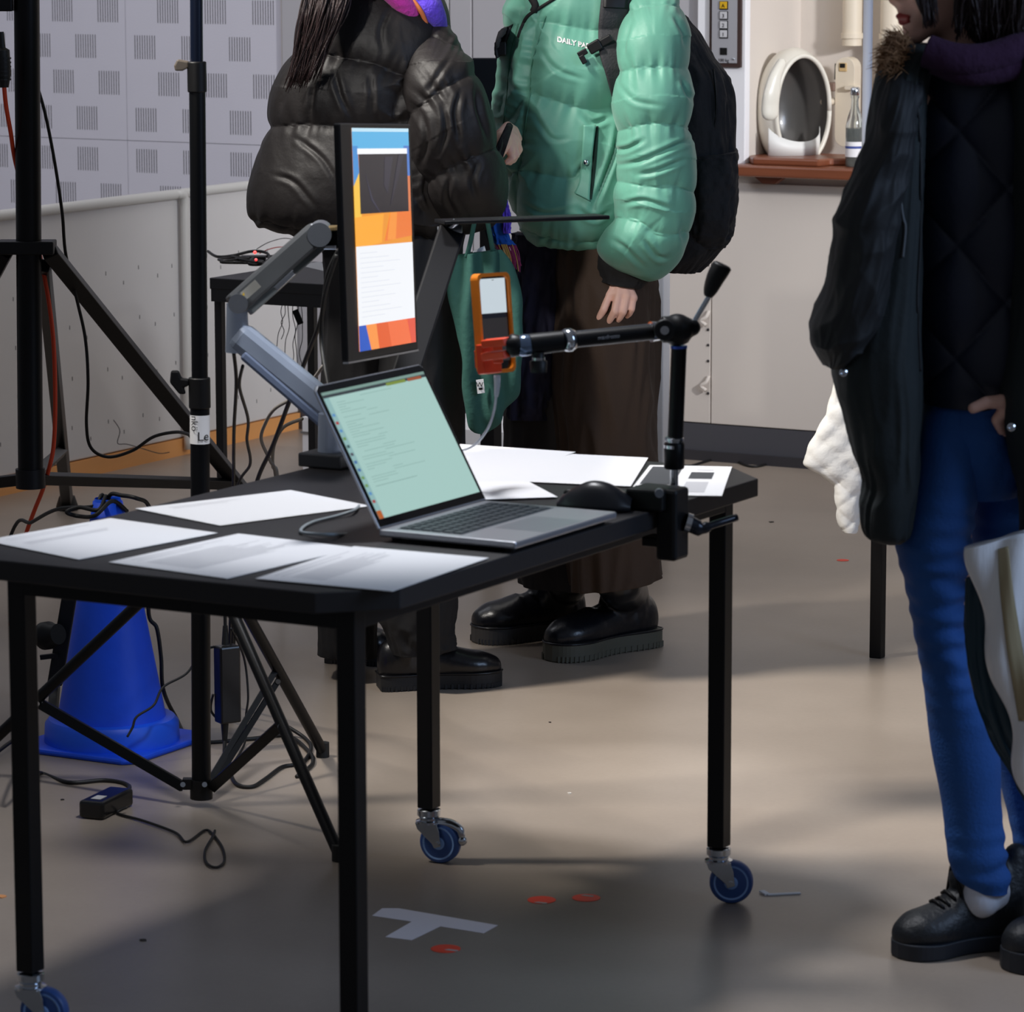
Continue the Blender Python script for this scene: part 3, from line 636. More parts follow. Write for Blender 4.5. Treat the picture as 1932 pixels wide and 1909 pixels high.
r2(0, 0, 1, .016, (190, 226, 244), .0009); r2(0, .016, 1, .10, (84, 176, 226), .0008)
PL([m_(0, .08), m_(.09, .08), m_(.10, .20), m_(0, .26)], (62, 140, 210), .0009); PL([m_(.9, .08), m_(1, .08), m_(1, .22), m_(.9, .22)], (70, 120, 200), .0009)
PL([m_(0, .26), m_(.10, .20), m_(.12, .40), m_(0, .46)], (246, 196, 70), .0009); PL([m_(.9, .22), m_(1, .22), m_(1, .45), m_(.9, .40)], (214, 120, 74), .0009)
r2(.08, .092, .96, .117, (244, 246, 250), .0010); r2(.10, .117, .955, .385, (20, 20, 30), .0010)
PL([m_(.2, .2), m_(.32, .32), m_(.45, .385), m_(.43, .385), m_(.29, .325)], (44, 46, 66), .0012); PL([m_(.55, .13), m_(.70, .13), m_(.58, .30), m_(.52, .26)], (36, 36, 52), .0012); PL([m_(.8, .12), m_(.9, .12), m_(.7, .3), m_(.62, .36)], (32, 32, 48), .0013)
PL([m_(0, .46), m_(0, .40), m_(.5, .39), m_(.45, .52), m_(0, .545)], (250, 170, 50), .0010); PL([m_(.62, .385), m_(1, .385), m_(1, .50), m_(.5, .515)], (236, 122, 52), .0010); PL([m_(.62, .385), m_(.74, .385), m_(.7, .51), m_(.55, .51)], (246, 150, 60), .0012)
r2(0, .53, 1, .885, (240, 243, 248), .0014)
for k in range(14): r2(.06, .56+k*.022, .06+.3+.5*((k*7) % 5)/5, .563+k*.022, (222, 226, 232), .0016)
PL([m_(0, .885), m_(.12, .885), m_(.2, 1), m_(0, 1)], (30, 84, 190), .0016); PL([m_(.12, .885), m_(.3, .885), m_(.34, 1), m_(.2, 1)], (248, 150, 70), .0016)
PL([m_(.3, .885), m_(.5, .885), m_(.56, 1), m_(.34, 1)], (226, 92, 36), .0016); PL([m_(.5, .885), m_(1, .885), m_(1, 1), m_(.56, 1)], (240, 110, 60), .0016); PL([m_(.85, .885), m_(1, .885), m_(1, 1), m_(.92, 1)], (226, 84, 60), .0018)
sc.obj('screen', DISP, mn, cols=True)
ARMS = mat('arm_silver', (160, 172, 192), .38, .35); ARMD = mat('arm_dark_grey', (74, 76, 78), .45, .3)
ab = G(628, 878, ZT)
ma = thing('articulated_stand', 'silver and grey jointed monitor arm standing on the table behind the laptop', 'monitor arm', (ab.x, ab.y, ZT))
MB().box(ab+UP*.013, (.085, .09, .024)).obj('base_block', mat('arm_base_grey', (64, 66, 70), .4, .3), ma, bevel=.003)
MB().cyl(ab+UP*.024, ab+UP*.09, .026, .024, 28).obj('base_post', ARMS, ma, smooth=50)
D1 = 6.42
MB().beam(P(664, 806, D1), P(446, 628, D1+.05), .048, .050, F).obj('lower_arm', ARMS, ma, bevel=.014)
MB().beam(P(640, 822, D1), P(462, 668, D1+.04), .044, .018, F).obj('lower_arm_cover', mat('arm_blue_grey', (120, 134, 162), .4, .2), ma, bevel=.005)
MB().tube([P(448, 664, D1+.05), P(447, 572, D1+.05)], [.021, .018], 24).obj('elbow_sleeve', ARMS, ma, smooth=50)
MB().beam(P(440, 578, D1+.05), P(600, 436, D1+.10), .050, .040, F).obj('upper_arm', ARMD, ma, bevel=.006)
MB().beam(P(470, 588, D1+.05), P(610, 462, D1+.10), .030, .014, F).obj('upper_arm_channel', mat('channel_grey', (120, 126, 128), .3, .6), ma, bevel=.002)
MB().beam(P(520, 545, D1+.03), P(556, 512, D1+.03), .012, .010, F).obj('tension_rod', CHR, ma, bevel=.002)
a = P(450, 572, D1+.02); MB().cyl(a-F*.012, a+F*.04, .017, n=24).obj('joint_bolt', CHR, ma, smooth=40)
a = P(603, 442, D1+.08); MB().cyl(a-F*.012, a+F*.05, .021, n=24).obj('joint_bolt', GREYM, ma, smooth=40)
c0 = P(462, 556, D1+.024); MB().box(c0+(P(484, 537, D1+.024)-c0)*.5+UP*.0, (.034, .001, .016), ((P(500, 522, D1)-P(440, 575, D1)).normalized(), F, F.cross((P(500, 522, D1)-P(440, 575, D1)).normalized()))).obj('warning_label', mat('label_grey', (150, 148, 140), .6), ma)
MB().prism([P(455, 560, D1+.0225), P(463, 561, D1+.0225), P(460, 551, D1+.0225)], F*.0005).obj('warning_mark', mat('warning_yellow', (206, 170, 40), .6), ma)
MB().beam(P(600, 440, D1+.12), P(655, 448, 6.52), .03, .034, F).obj('tilt_head', BLKP, ma, bevel=.004)
MB().beam(P(596, 431, D1+.10), P(640, 430, 6.50), .026, .008, F).obj('head_cap', mat('brass_cap', (140, 120, 84), .35, .6), ma, bevel=.002)
MB().beam(P(600, 466, D1+.10), P(640, 466, 6.50), .02, .008, F).obj('head_link', CHR, ma, bevel=.002)
MB().box(MC-mN*.047, (.10, .10, .012), AX).obj('mount_plate', BLKP, ma, bevel=.002)
MB().beam(P(650, 448, 6.53), MC-mN*.047, .03, .03, F).obj('mount_link', BLKP, ma, bevel=.004)
# second display lying level on a slanted strut
st = G(712, 862, ZT); Dd = 6.92
sd = thing('flat_display', 'thin black flat display held level behind the monitor by a slanted grey strut', 'display', (st.x, st.y, ZT))
a = P(838, 420, Dd-.06); b = P(1150, 410, Dd-.02); mid = (a+b)/2
xx = (b-a).normalized(); back = (F*.99 - UP*.058).normalized(); back = (back-xx*back.dot(xx)).normalized()
MB().box(mid+back*.08, ((b-a).length, .17, .0075), (xx, back, xx.cross(back))).obj('display_panel', BLKM, sd, bevel=.002)
MB().beam(P(852, 436, Dd), P(714, 862, 6.52), .02, .050, F).obj('strut', mat('strut_grey', (14, 14, 17), .6, spec=.2), sd, bevel=.004)
MB().tube([P(826, 439, Dd), P(872, 436, Dd)], .0115, 20).obj('hinge_barrel', GREYM, sd, smooth=40)
MB().box(st+UP*.006, (.09, .09, .012)).obj('strut_foot', BLKP, sd, bevel=.002)
MB().tube([P(848, 432, Dd), P(862, 418, Dd)], .009, 14).obj('hinge_pin', CHR, sd, smooth=40)
# ================================================================ clamp, magic arm and phone
cl = V((TX1, 5.30, ZT)); DA = 5.95
ar = thing('camera_arm', 'black jointed camera arm clamped to the near right table edge', 'camera arm', (cl.x, cl.y, ZT))
mb = MB(); ce = V((TX1, cl.y-.03, ZT))
MB().box((TX1-.010, cl.y-.034, ZT+.018), (.066, .070, .034)).obj('clamp_upper_jaw', BLKP, ar, bevel=.004)
MB().box((TX1+.022, cl.y-.03, ZT-.022), (.036, .050, .115)).obj('clamp_body', BLKP, ar, bevel=.006)
MB().box((TX1-.004, cl.y-.03, ZT-.052), (.04, .038, .016)).obj('clamp_lower_jaw', BLKP, ar, bevel=.003)
a = P(1244, 931, DA-.12); MB().cyl(a, a+F*.012, .007, n=18).obj('clamp_screw', GREYM, ar, smooth=40)
MB().tube(crv([P(1298, 986, DA-.05), P(1322, 997, DA-.05), P(1345, 990, DA-.05), P(1390, 976, DA-.03)], 14), [.013]*5+[.009]*3+[.006]*6, 12).obj('clamp_handle', mat('handle_dark', (40, 44, 52), .25, .6), ar, smooth=180)
MB().cyl(P(1294, 985, DA-.05), P(1304, 988, DA-.05), .0155, n=20).obj('handle_ring', CHR, ar, smooth=40)
MB().cyl(P(1272, 918, DA), P(1272, 878, DA), .0065, n=18).obj('stud', CHR, ar, smooth=40)
MB().lathe([(.015, 0), (.0165, .002), (.0165, .040), (.0145, .043)], P(1272, 884, DA), UP, 28).obj('lower_knuckle', BLKM, ar, smooth=40)
MB().lathe([(.0145, 0), (.0165, .001), (.0165, .006), (.013, .008), (.013, .012), (.0155, .013), (.0155, .017), (.012, .019)], P(1272, 846, DA), UP, 28).obj('chrome_collar', CHR, ar, smooth=40)
MB().tube([P(1274, 832, DA), P(1281, 655, DA)], .0125, 28).obj('upright_tube', BLKM, ar, smooth=60)
MB().tube([P(1281, 657, DA), P(1281, 652, DA)], .0133, 28).obj('blue_ring', mat('blue_ring', (60, 90, 190), .3, .5), ar, smooth=60)
mb = MB(); ax_ = (P(1230, 622, DA)-P(1310, 618, DA)).normalized()
j0 = P(1278, 622, DA); mb.ball(j0, .026, n=20, m=14); mb.cyl(P(1281, 650, DA), j0, .015, .02); mb.cyl(P(1248, 622, DA-.01), P(1300, 620, DA), .022, .019); mb.ball(P(1306, 618, DA), .014)
link('locking_hub', fuse(mb, .003, 5, name='locking_hub', mats=[BLKM]), ar)
a = P(1254, 623, DA-.028); MB().cyl(a, a+F*.012, .017, n=28).obj('hub_knob', BLKP, ar, smooth=40, bevel=.002); MB().cyl(a-F*.002, a, .007, n=18).obj('hub_cap', CHR, ar, smooth=40)
MB().tube([P(1308, 610, DA), P(1342, 552, DA)], [.0042, .0042], 14).obj('lever_rod', CHR, ar, smooth=60)
lv = crv([P(1336, 560, DA), P(1340, 548, DA), P(1350, 524, DA), P(1360, 506, DA), P(1364, 498, DA)], 16)
MB().tube(lv, [.006+.010*math.sin(min(1, k/11)*PI/2)*(1 if k < 13 else (1-(k-13)*.22)) for k in range(16)], 18).obj('lever_handle', BLKP, ar, smooth=180)
MB().tube([P(1242, 625, DA), P(1228, 626, DA-.005)], [.015, .0165], 24).obj('chrome_collar', CHR, ar, smooth=60)
MB().tube([P(1230, 626, DA-.005), P(1086, 640, DA-.03)], .0125, 28).obj('side_tube', BLKM, ar, smooth=60)
for dz in (.0118, -.0118): MB().tube([P(1228, 626, DA-.005)+UP*dz, P(1088, 640, DA-.03)+UP*dz], .0016, 8).obj('edge_strip', CHR, ar, smooth=60)
MB().tube([P(1088, 640, DA-.03), P(1078, 641, DA-.03), P(1068, 642, DA-.03), P(1060, 643, DA-.035)], [.0135, .0185, .0185, .015], 24).obj('chrome_collar', CHR, ar, smooth=60)
MB().tube([P(1062, 643, DA-.035), P(1000, 650, DA-.045)], [.0165, .0175], 24).obj('end_knuckle', BLKM, ar, smooth=60)
MB().tube([P(1000, 650, DA-.045), P(992, 651, DA-.046), P(984, 652, DA-.047), P(976, 652, DA-.048)], [.0165, .0175, .0175, .015], 24).obj('clear_collar', mat('blue_steel', (120, 140, 170), .15, .9), ar, smooth=60)
MB().tube([P(978, 652, DA-.048), P(966, 652, DA-.05), P(955, 652, DA-.05)], [.017, .019, .013], 24).obj('ball_socket', BLKM, ar, smooth=60)
MB().tube([P(1016, 664, DA-.05), P(1016, 678, DA-.05), P(1016, 682, DA-.05), P(1016, 702, DA-.05)], [.009, .009, .014, .013], 16).obj('wing_knob', BLKP, ar, smooth=60)
MB().tube([P(1016, 674, DA-.052), P(1016, 679, DA-.052)], .0105, 16).obj('knob_ring', CHR, ar, smooth=60)
a = P(1122, 641, DA-.044)
text('manfrotto', .0085, P(1128, 641, DA-.0375), P(1175, 636, DA-.0375)-P(1128, 641, DA-.0375), UP, mat('print_grey', (150, 152, 160), .5), 'lettering', ar)
# phone
pTL, pTR, pBR, pBL = V((-3.0295, 5.2623, 1.1029)), V((-3.019, 5.352, 1.099)), V((-3.0014, 5.3429, .9368)), V((-3.0119, 5.2532, .9407))
pX = (pTR-pTL).normalized(); pU = (pTL-pBL).normalized(); pU = (pU-pX*pU.dot(pX)).normalized(); pN = pX.cross(pU); pW = (pTR-pTL).length; pH = (pTL-pBL).length
ORG = mat('orange_bumper', (240, 132, 22), .4); ORR = mat('orange_red_plastic', (230, 66, 18), .45)
ph = thing('smartphone', 'upright smartphone in an orange bumper case held by the camera arm', 'phone', pBL)
def rring(r, inset, o, n=6, W=pW, H=pH):
    out = []
    for (cx, cy, a0) in ((W-inset-r, H-inset-r, 0), (inset+r, H-inset-r, 90), (inset+r, inset+r, 180), (W-inset-r, inset+r, 270)):
        for k in range(n+1):
            t = math.radians(a0+90*k/n); out.append(pBL + pX*(cx+r*math.cos(t)) + pU*(cy+r*math.sin(t)) + pN*o)
    return out
mb = MB(); o1 = rring(.012, 0, .006); o2 = rring(.010, .006, .006); o3 = rring(.012, 0, -.008); o4 = rring(.010, .006, -.008); n_ = len(o1)
mb.add(o1+o2+o3+o4, [(i, (i+1) % n_, n_+(i+1) % n_, n_+i) for i in range(n_)]+[(2*n_+i, 3*n_+i, 3*n_+(i+1) % n_, 2*n_+(i+1) % n_) for i in range(n_)]+[(i, 2*n_+i, 2*n_+(i+1) % n_, (i+1) % n_) for i in range(n_)]+[(n_+i, n_+(i+1) % n_, 3*n_+(i+1) % n_, 3*n_+i) for i in range(n_)])
mb.obj('bumper_case', ORG, ph, smooth=40)
MB().prism(rring(.010, .006, -.007), pN*.008).obj('phone_body', mat('phone_black', (10, 10, 12), .15), ph)
sc = MB()
def pp(s, t, o=.0014): return pBL + pX*(pW*s) + pU*(pH*t) + pN*o
def rc(x0, y0, x1, y1, col, o): sc.col = lin(col); sc.add([pp(x0, y0, o), pp(x1, y0, o), pp(x1, y1, o), pp(x0, y1, o)], [(0, 1, 2, 3)])
rc(.12, .60, .9, .945, (196, 208, 216), .0014); rc(.12, .55, .9, .60, (14, 16, 26), .0014); rc(.12, .12, .9, .55, (40, 38, 40), .0014); rc(.5, .925, .56, .932, (60, 60, 60), .0016)
sc.obj('screen', DISP, ph, cols=True)
hd = thing('phone_clamp', 'bright orange red plastic phone clamp at the end of the camera arm', 'phone holder', P(925, 660, 5.98))
hA = (R, F, UP)
MB().box(pp(.1, .155, .012), (.05, .048, .014), (pX, pU, pN)).obj('front_jaw', ORR, hd, bevel=.002)
MB().beam(P(914, 648, 5.94), P(956, 644, DA-.06), .014, .012, F).obj('clamp_finger', ORR, hd, bevel=.0015)
MB().beam(P(914, 672, 5.94), P(956, 668, DA-.06), .014, .012, F).obj('clamp_finger', ORR, hd, bevel=.0015)
MB().beam(P(938, 640, 6.03), P(940, 684, 6.03), .02, .016, F).obj('spine_plate', ORR, hd, bevel=.0015)
MB().box(pp(.45, .155, -.014), (.06, .03, .010), (pX, pU, pN)).obj('rear_jaw', ORR, hd, bevel=.002)
cw = mat('white_cable', (206, 212, 222), .45)
mb = MB(); mb.tube(crv([P(938, 708, 6.03), P(938, 726, 6.03), P(936, 748, 6.03)], 6), [.0052, .0052, .005, .0045, .004, .0032], 12)
uc = thing('usb_cable', 'white charging cable hanging from the phone down to the papers', 'cable', P(938, 708, 6.03))
mb.obj('plug', cw, uc, smooth=180)
MB().tube(crv([P(936, 746, 6.03), P(932, 775, 6.04), P(922, 805, 6.05), P(905, 830, 6.07), P(890, 843, 6.10), P(872, 850, 6.2), G(850, 858, ZT+.006)], 40), .0022, 8).obj('cord', cw, uc, smooth=180)
g1 = [P(690, 905, 6.10), P(680, 915, 6.11), P(676, 906, 6.12), P(684, 902, 6.12)]
cable('charger_cable', [P(724, 1003, 5.97), G(640, 1008, ZT+.004), G(578, 1006, ZT+.004), G(568, 999, ZT+.004), G(590, 985, ZT+.004), G(640, 972, ZT+.004), G(672, 960, ZT+.006), P(686, 940, 6.14), P(690, 928, 6.16)], .0026, mat('grey_cable', (150, 160, 166), .45), 'grey white charger cable looping on the table beside the laptop hinge', 'cable')
cable('display_cable', [P(697, 926, 6.13), P(684, 922, 6.14), P(677, 910, 6.15), P(681, 900, 6.16), G(700, 893, ZT+.01)], .0028, cw, 'short white cable curl behind the laptop lid', 'cable')
# ================================================================ stands
s1 = thing('winch_stand', 'thick black tube stand with long braces at the left edge, behind the table', 'stand', B(-.95, 8.6, 0))
DS = 8.6
MB().tube([P(47, -420, DS), P(58, 916, DS)], .029, 28).obj('pole', BLKM, s1, smooth=60)
MB().beam(P(-4, 466, DS), P(104, 466, DS), .07, .030, F).obj('upper_collar', BLKP, s1, bevel=.003)
MB().tube([P(57, 884, DS), P(58, 920, DS)], .034, 28).obj('lower_collar', BLKP, s1, smooth=60)
feet = (G(512, 1006), G(127, 962), G(-330, 1120))
for k, (top, ft, w_) in enumerate(((P(92, 472, DS), feet[0], .036), (P(82, 500, DS+.04), feet[1], .030), (P(10, 474, DS), feet[2], .036))):
    MB().beam(top, ft+UP*.02, w_, w_, F).obj('leg', BLKM, s1, bevel=.003)
    MB().lathe([(.03, 0), (.032, .01), (.022, .04)], ft, n=18).obj('foot', RUB, s1, smooth=40)
def alo(a_, b_, v):
    r_ = (v-0)/1.0; return a_.lerp(b_, r_)
for k, (ft, tt) in enumerate(((feet[0], .80), (feet[1], .72), (feet[2], .7))):
    top = (P(92, 472, DS), P(82, 500, DS+.04), P(10, 474, DS))[k]
    MB().beam(P(58, 902, DS), top.lerp(ft, tt), .022, .026, F).obj('strut', BLKM, s1, bevel=.002)
MB().box(P(-8, 0, DS), (.08, .05, .05), (R, F, UP)).obj('winch_block', BLKP, s1, bevel=.003)
s2 = thing('light_tripod', 'slim black tripod stand with a white paper label, behind the table', 'tripod', B(-.6, 7.5, 0))
D2 = 6.98
MB().tube([P(369, -420, D2), P(371, 150, D2)], .0118, 22).obj('upper_tube', mat('navy_black_metal', (14, 22, 40), .25, .3), s2, smooth=60)
MB().tube([P(372, 150, D2), P(377, 730, D2)], .0152, 24).obj('middle_tube', BLKM, s2, smooth=60)
MB().tube([P(377, 735, D2), P(380, 1502, D2)], .0182, 24).obj('lower_tube', BLKM, s2, smooth=60)
MB().tube([P(371, 116, D2), P(372, 174, D2)], .0178, 24).obj('upper_clamp', BLKP, s2, smooth=60, bevel=.002)
MB().tube([P(376, 712, D2), P(377, 770, D2)], .0205, 24).obj('middle_clamp', BLKP, s2, smooth=60, bevel=.002)
MB().prism([P(356, 116, D2-.01), P(334, 112, D2-.01), P(328, 124, D2-.01), P(330, 134, D2-.01), P(344, 134, D2-.01), P(356, 128, D2-.01)], F*.02).obj('clamp_lever', mat('worn_grey_brown', (96, 86, 76), .5), s2, bevel=.003)
MB().prism([P(322, 700, D2-.01), P(336, 700, D2-.01), P(342, 714, D2-.01), P(356, 716, D2-.01), P(356, 728, D2-.01), P(346, 732, D2-.01), P(350, 744, D2-.01), P(338, 744, D2-.01), P(320, 722, D2-.01)], F*.016).obj('wing_knob', BLKP, s2, bevel=.003)
# wrapped paper label
lc0 = P(377, 836, D2); lc1 = P(377, 782, D2); mb = MB()
mb.tube([lc0, lc1], .0187, 32, cap=False); lb_ = mb.obj('paper_label', PAPER, s2, smooth=60)
LBX = R.copy()
def lab(s_, size, u, v, xd, yd, nm='label_text'):
    o = text(s_, size, P(u, v, D2-.022), xd, yd, mat('label_ink', (20, 20, 24), .6), nm, lb_, depth=.0002)
    for vv in o.data.vertices:
        rel = vv.co - lc0; a_ = rel.dot(R)/.0198; z_ = rel.dot(UP)
        vv.co = lc0 + R*(.0207*math.sin(a_)) - F*(.0207*math.cos(a_)) + UP*z_
lab('Le', .024, 372, 832, R, UP); lab('nkö', .019, 360, 785, -UP, R)
hub = P(379, 1050, D2)
MB().tube([P(379, 1030, D2), P(379, 1072, D2)], .032, 20).obj('leg_collar', BLKP, s2, smooth=50)
tf = [(P(366, 1040, D2), G(-70, 1462)), (P(398, 1062, D2-.03), G(640, 1624)), (P(412, 1060, D2+.03), G(609, 1428))]
for k, (a_, b_) in enumerate(tf):
    MB().tube([a_, b_+UP*.012], .0112, 16).obj('leg', BLKM, s2, smooth=60)
    MB().tube([b_+UP*.03+(a_-b_).normalized()*.0, b_+UP*.001], .0135, 16).obj('rubber_foot', RUB, s2, smooth=50)
low = P(380, 1484, D2)
MB().tube([P(380, 1470, D2), P(380, 1506, D2)], .0215, 20).obj('brace_collar', BLKP, s2, smooth=50)
MB().beam(P(345, 1478, D2), P(372, 1478, D2), .02, .02, F).obj('brace_lug', BLKP, s2)
for k, (t, st_, off) in enumerate(((.665, low-R*.035, 0), (.555, low+R*.02-F*.01, 0), (.56, low+R*.022+F*.02, -.012), (.56, low+R*.010+F*.02, .016))):
    a_, b_ = tf[min(k, 2)]; e_ = a_.lerp(b_, t)+UP*off
    MB().beam(st_, e_, .006 if k > 1 else .010, .012 if k > 1 else .020, F).obj('brace', BLKM, s2, bevel=.001)
    if k < 3: MB().cyl(e_-F*.014, e_-F*.010, .005, n=12).obj('brace_bolt', CHR, s2, smooth=40)
for u in (345, 386): MB().cyl(P(u, 1480, D2-.026), P(u, 1480, D2-.020), .005, n=12).obj('brace_bolt', CHR, s2, smooth=40)
# dark post with knob in front of the cone
s3 = thing('folded_stand', 'black folded stand section with a round knob leaning beside the blue cone', 'stand', G(108, 1330))
MB().beam(P(104, 1290, 7.9), P(140, 1075, 7.9), .03, .032, F).obj('bar', BLKP, s3, bevel=.003)
MB().beam(P(104, 1290, 7.9), G(100, 1345)+UP*.004, .02, .02, F).obj('bar_foot', BLKP, s3, bevel=.003)
a = P(96, 1198, 7.86); MB().lathe([(.008, -.03), (.03, -.022), (.03, -.004), (.024, .004), (.022, .024)], a, (R*.7+UP*.2-F*.6), 22).obj('round_knob', BLKP, s3, smooth=40)
MB().beam(P(76, 1240, 7.88), P(110, 1236, 7.88), .01, .010, F).obj('small_lever', BLKP, s3)
# ================================================================ blue cone
BLU = mat('cone_blue', (16, 84, 244), .5, var=.18, vscale=14, bump=.05, bscale=90); BLU2 = mat('cone_blue_ring', (24, 96, 250), .45, var=.1, vscale=12)
gc = G(212, 1404); kz_ = lambda v: P(212, v, (gc).dot(F)).z
cn = thing('traffic_cone', 'blue plastic traffic cone under the left end of the table, cables through its top', 'cone', (gc.x, gc.y, 0))
o_ = V((gc.x, gc.y, 0)); h1 = kz_(945)
MB().prism([o_+V((a_*.150+b_*0, b_*.150, 0)) for a_, b_ in ((-1, -.85), (-.85, -1), (.85, -1), (1, -.85), (1, .85), (.85, 1), (-.85, 1), (-1, .85))], (0, 0, .012)).obj('base_plate', BLU, cn, bevel=.005)
MB().lathe([(.138, .010), (.136, .048), (.128, .058), (.118, .060)], o_, n=48).obj('base_ring', BLU2, cn, smooth=40)
r_at = lambda z: .113-(.113-.030)*(z-.045)/(h1-.045)
mb = MB(); mb.lathe([(.114, .045)]+[(r_at(.05+(h1-.05)*k/10), .05+(h1-.05)*k/10) for k in range(11)], o_, n=48); mb.f = [f_ for f_ in mb.f if len(f_) == 4]; mb.m = mb.m[:len(mb.f)]; mb.c = mb.c[:len(mb.f)]; cb = mb.obj('cone_body', BLU, cn, smooth=60); sd_ = cb.modifiers.new('solid', 'SOLIDIFY'); sd_.thickness = .004
mb = MB(); pr = [(.026, h1-.01), (.0285, h1-.03), (.0285, h1-.002), (.026, h1+.006), (.0235, h1-.002)]; mb.lathe(pr, o_, n=40); mb.f = [f_ for f_ in mb.f if len(f_) == 4]; mb.m = mb.m[:len(mb.f)]; mb.c = mb.c[:len(mb.f)]; cb2 = mb.obj('top_rim', BLU2, cn, smooth=60); s_ = cb2.modifiers.new('solid', 'SOLIDIFY'); s_.thickness = .002
# ================================================================ small back desk with its clutter
dk = P(395, 524, 10.0); ZD = dk.z
DW, DD = 1.05, .52
bd = thing('back_desk', 'small black desk by the parapet covered with cables', 'table', (dk.x+DW/2, dk.y+DD/2, 0))
DKM = mat('desk_black', (26, 26, 29), .5)
MB().box2((dk.x, dk.y, ZD-.030), (dk.x+DW, dk.y+DD, ZD)).obj('desktop', DKM, bd, bevel=.002)
for (a_, b_) in (((dk.x+.004, dk.y+.018), (dk.x+DW-.004, dk.y+.018)), ((dk.x+.02, dk.y+DD-.03), (dk.x+DW-.02, dk.y+DD-.03)), ((dk.x+.02, dk.y+.03), (dk.x+.02, dk.y+DD-.03)), ((dk.x+DW-.02, dk.y+.03), (dk.x+DW-.02, dk.y+DD-.03))):
    MB().beam((a_[0], a_[1], ZD-.046), (b_[0], b_[1], ZD-.046), .034, .034).obj('rail', DKM, bd)
for x in (dk.x+.012, dk.x+DW-.012):
    for y in (dk.y+.03, dk.y+DD-.03): MB().box2((x-.011, y-.011, 0), (x+.011, y+.011, ZD-.03)).obj('leg', DKM, bd, bevel=.002)
pz = lambda u, v, h=0: G(u, v, ZD+h)
rr = random.Random(11)
def tangle(name, n, c, ru, rv, r, m, lab_, seed):
    rr = random.Random(seed); pts = [pz(c[0]+rr.uniform(-ru, ru), c[1]+rr.uniform(-rv, rv), r+rr.uniform(0, .02)) for _ in range(n)]
    return cable(name, pts, r, m, lab_, 'cable', n=n*8)
tangle('cable_tangle', 14, (452, 490), 42, 7, .0038, RUB, 'black cable tangle on the back desk around the red light', 2)
cable('coiled_cable', [pz(392, 474, .006), pz(410, 484, .006), pz(440, 482, .01), pz(475, 474, .02), pz(500, 476, .02), pz(508, 486, .012), pz(496, 498, .008), pz(470, 498, .008), pz(480, 486, .012), pz(505, 484, .01), pz(530, 482, .006), pz(560, 470, .006), pz(600, 466, .006)], .0042, RUB, 'black cable arching across the back desk behind the tangle', 'cable')
cable('red_wire', [pz(490, 478, .012), pz(508, 470, .03), pz(530, 466, .03), pz(560, 470, .015), pz(590, 474, .004)], .0014, mat('red_wire', (190, 40, 34), .5), 'thin red wire arching over the back desk', 'wire')
cable('thin_wire', [pz(484, 470, .02), pz(510, 456, .04), pz(545, 450, .03), pz(590, 468, .004)], .0012, RUB, 'thin black wire arching highest over the back desk', 'wire')
bd2 = thing('circuit_box', 'small black device with glowing red lights on the back desk', 'device', pz(478, 488))
MB().box(pz(478, 488, .008), (.07, .05, .016), (R, F, UP)).obj('case', BLKP, bd2, bevel=.002)
for (u, v) in ((481, 476), (483, 490)): MB().ball(P(u, v, 9.98), .0042, n=10, m=6).obj('red_light', emit('led_red%d' % v, (255, 24, 16), 5 if v < 480 else 1), bd2, smooth=180)
for k, (u0, v0, u1, v1, lb2) in enumerate(((560, 500, 612, 512, 'pale grey sheet on the right of the back desk'),)):
    o = MB().prism([pz(u0, v0), pz(u1-8, v0-6), pz(u1+12, v1-4), pz(u1, v1)], (0, 0, .001)).obj('desk_paper', mat('grey_sheet', (150, 152, 156), .7)); tag(o, lb2, 'paper')
# thin wires hanging below the desk
for k, (u0, u1, v1) in enumerate(((541, 522, 670), (548, 540, 690), (556, 551, 700), (562, 556, 720), (567, 566, 690), (538, 530, 640))):
    rr = random.Random(k+30); n_ = 7
    pts = [P(u0+(u1-u0)*t/6+rr.uniform(-5, 5), 545+(v1-545)*t/6, 9.95) for t in range(n_)]
    cable('hanging_wire', pts, .0011, mat('dark_wire', (50, 48, 50), .6), ('thin dark wire hanging below the back desk, one of a loose bundle'), 'wire', group='thin wires hanging below the back desk')
a = P(562, 598, 9.93); MB().box(a, (.016, .012, .040), ((R+UP*.4).normalized(), F, (UP-R*.4).normalized())).obj('wire_clip', BLKP, bevel=.001); tag(bpy.data.objects['wire_clip'], 'small black clip on the wires below the back desk', 'clip')
# ================================================================ white boxes behind
WB = mat('white_plinth_paint', (244, 244, 246), .5, var=.04, vscale=9)
a = G(571, 893); b = G(950, 862)
pl1 = thing('white_plinth', 'low white painted plinth behind the people', 'plinth', ((a.x+.35), a.y+.12, 0))
zt1 = P(571, 786, a.dot(F)).z
MB().box2((a.x, a.y, .0), (a.x+.72, a.y+.30, zt1)).obj('plinth_body', WB, pl1, bevel=.002)
MB().box2((a.x-.004, a.y-.004, zt1-.05), (a.x+.724, a.y+.304, zt1-.044)).obj('plinth_band', mat('scuff_grey', (120, 118, 116), .7), pl1)
dW = 9.9; a = P(1252, 515, dW); 
MB().box2((a.x-.20, a.y, 0), (a.x, a.y+.04, 1.02)).obj('white_board', WB, bevel=.003); tag(bpy.data.objects['white_board'], 'tall white board whose edge shows right of the brown trousers', 'board')
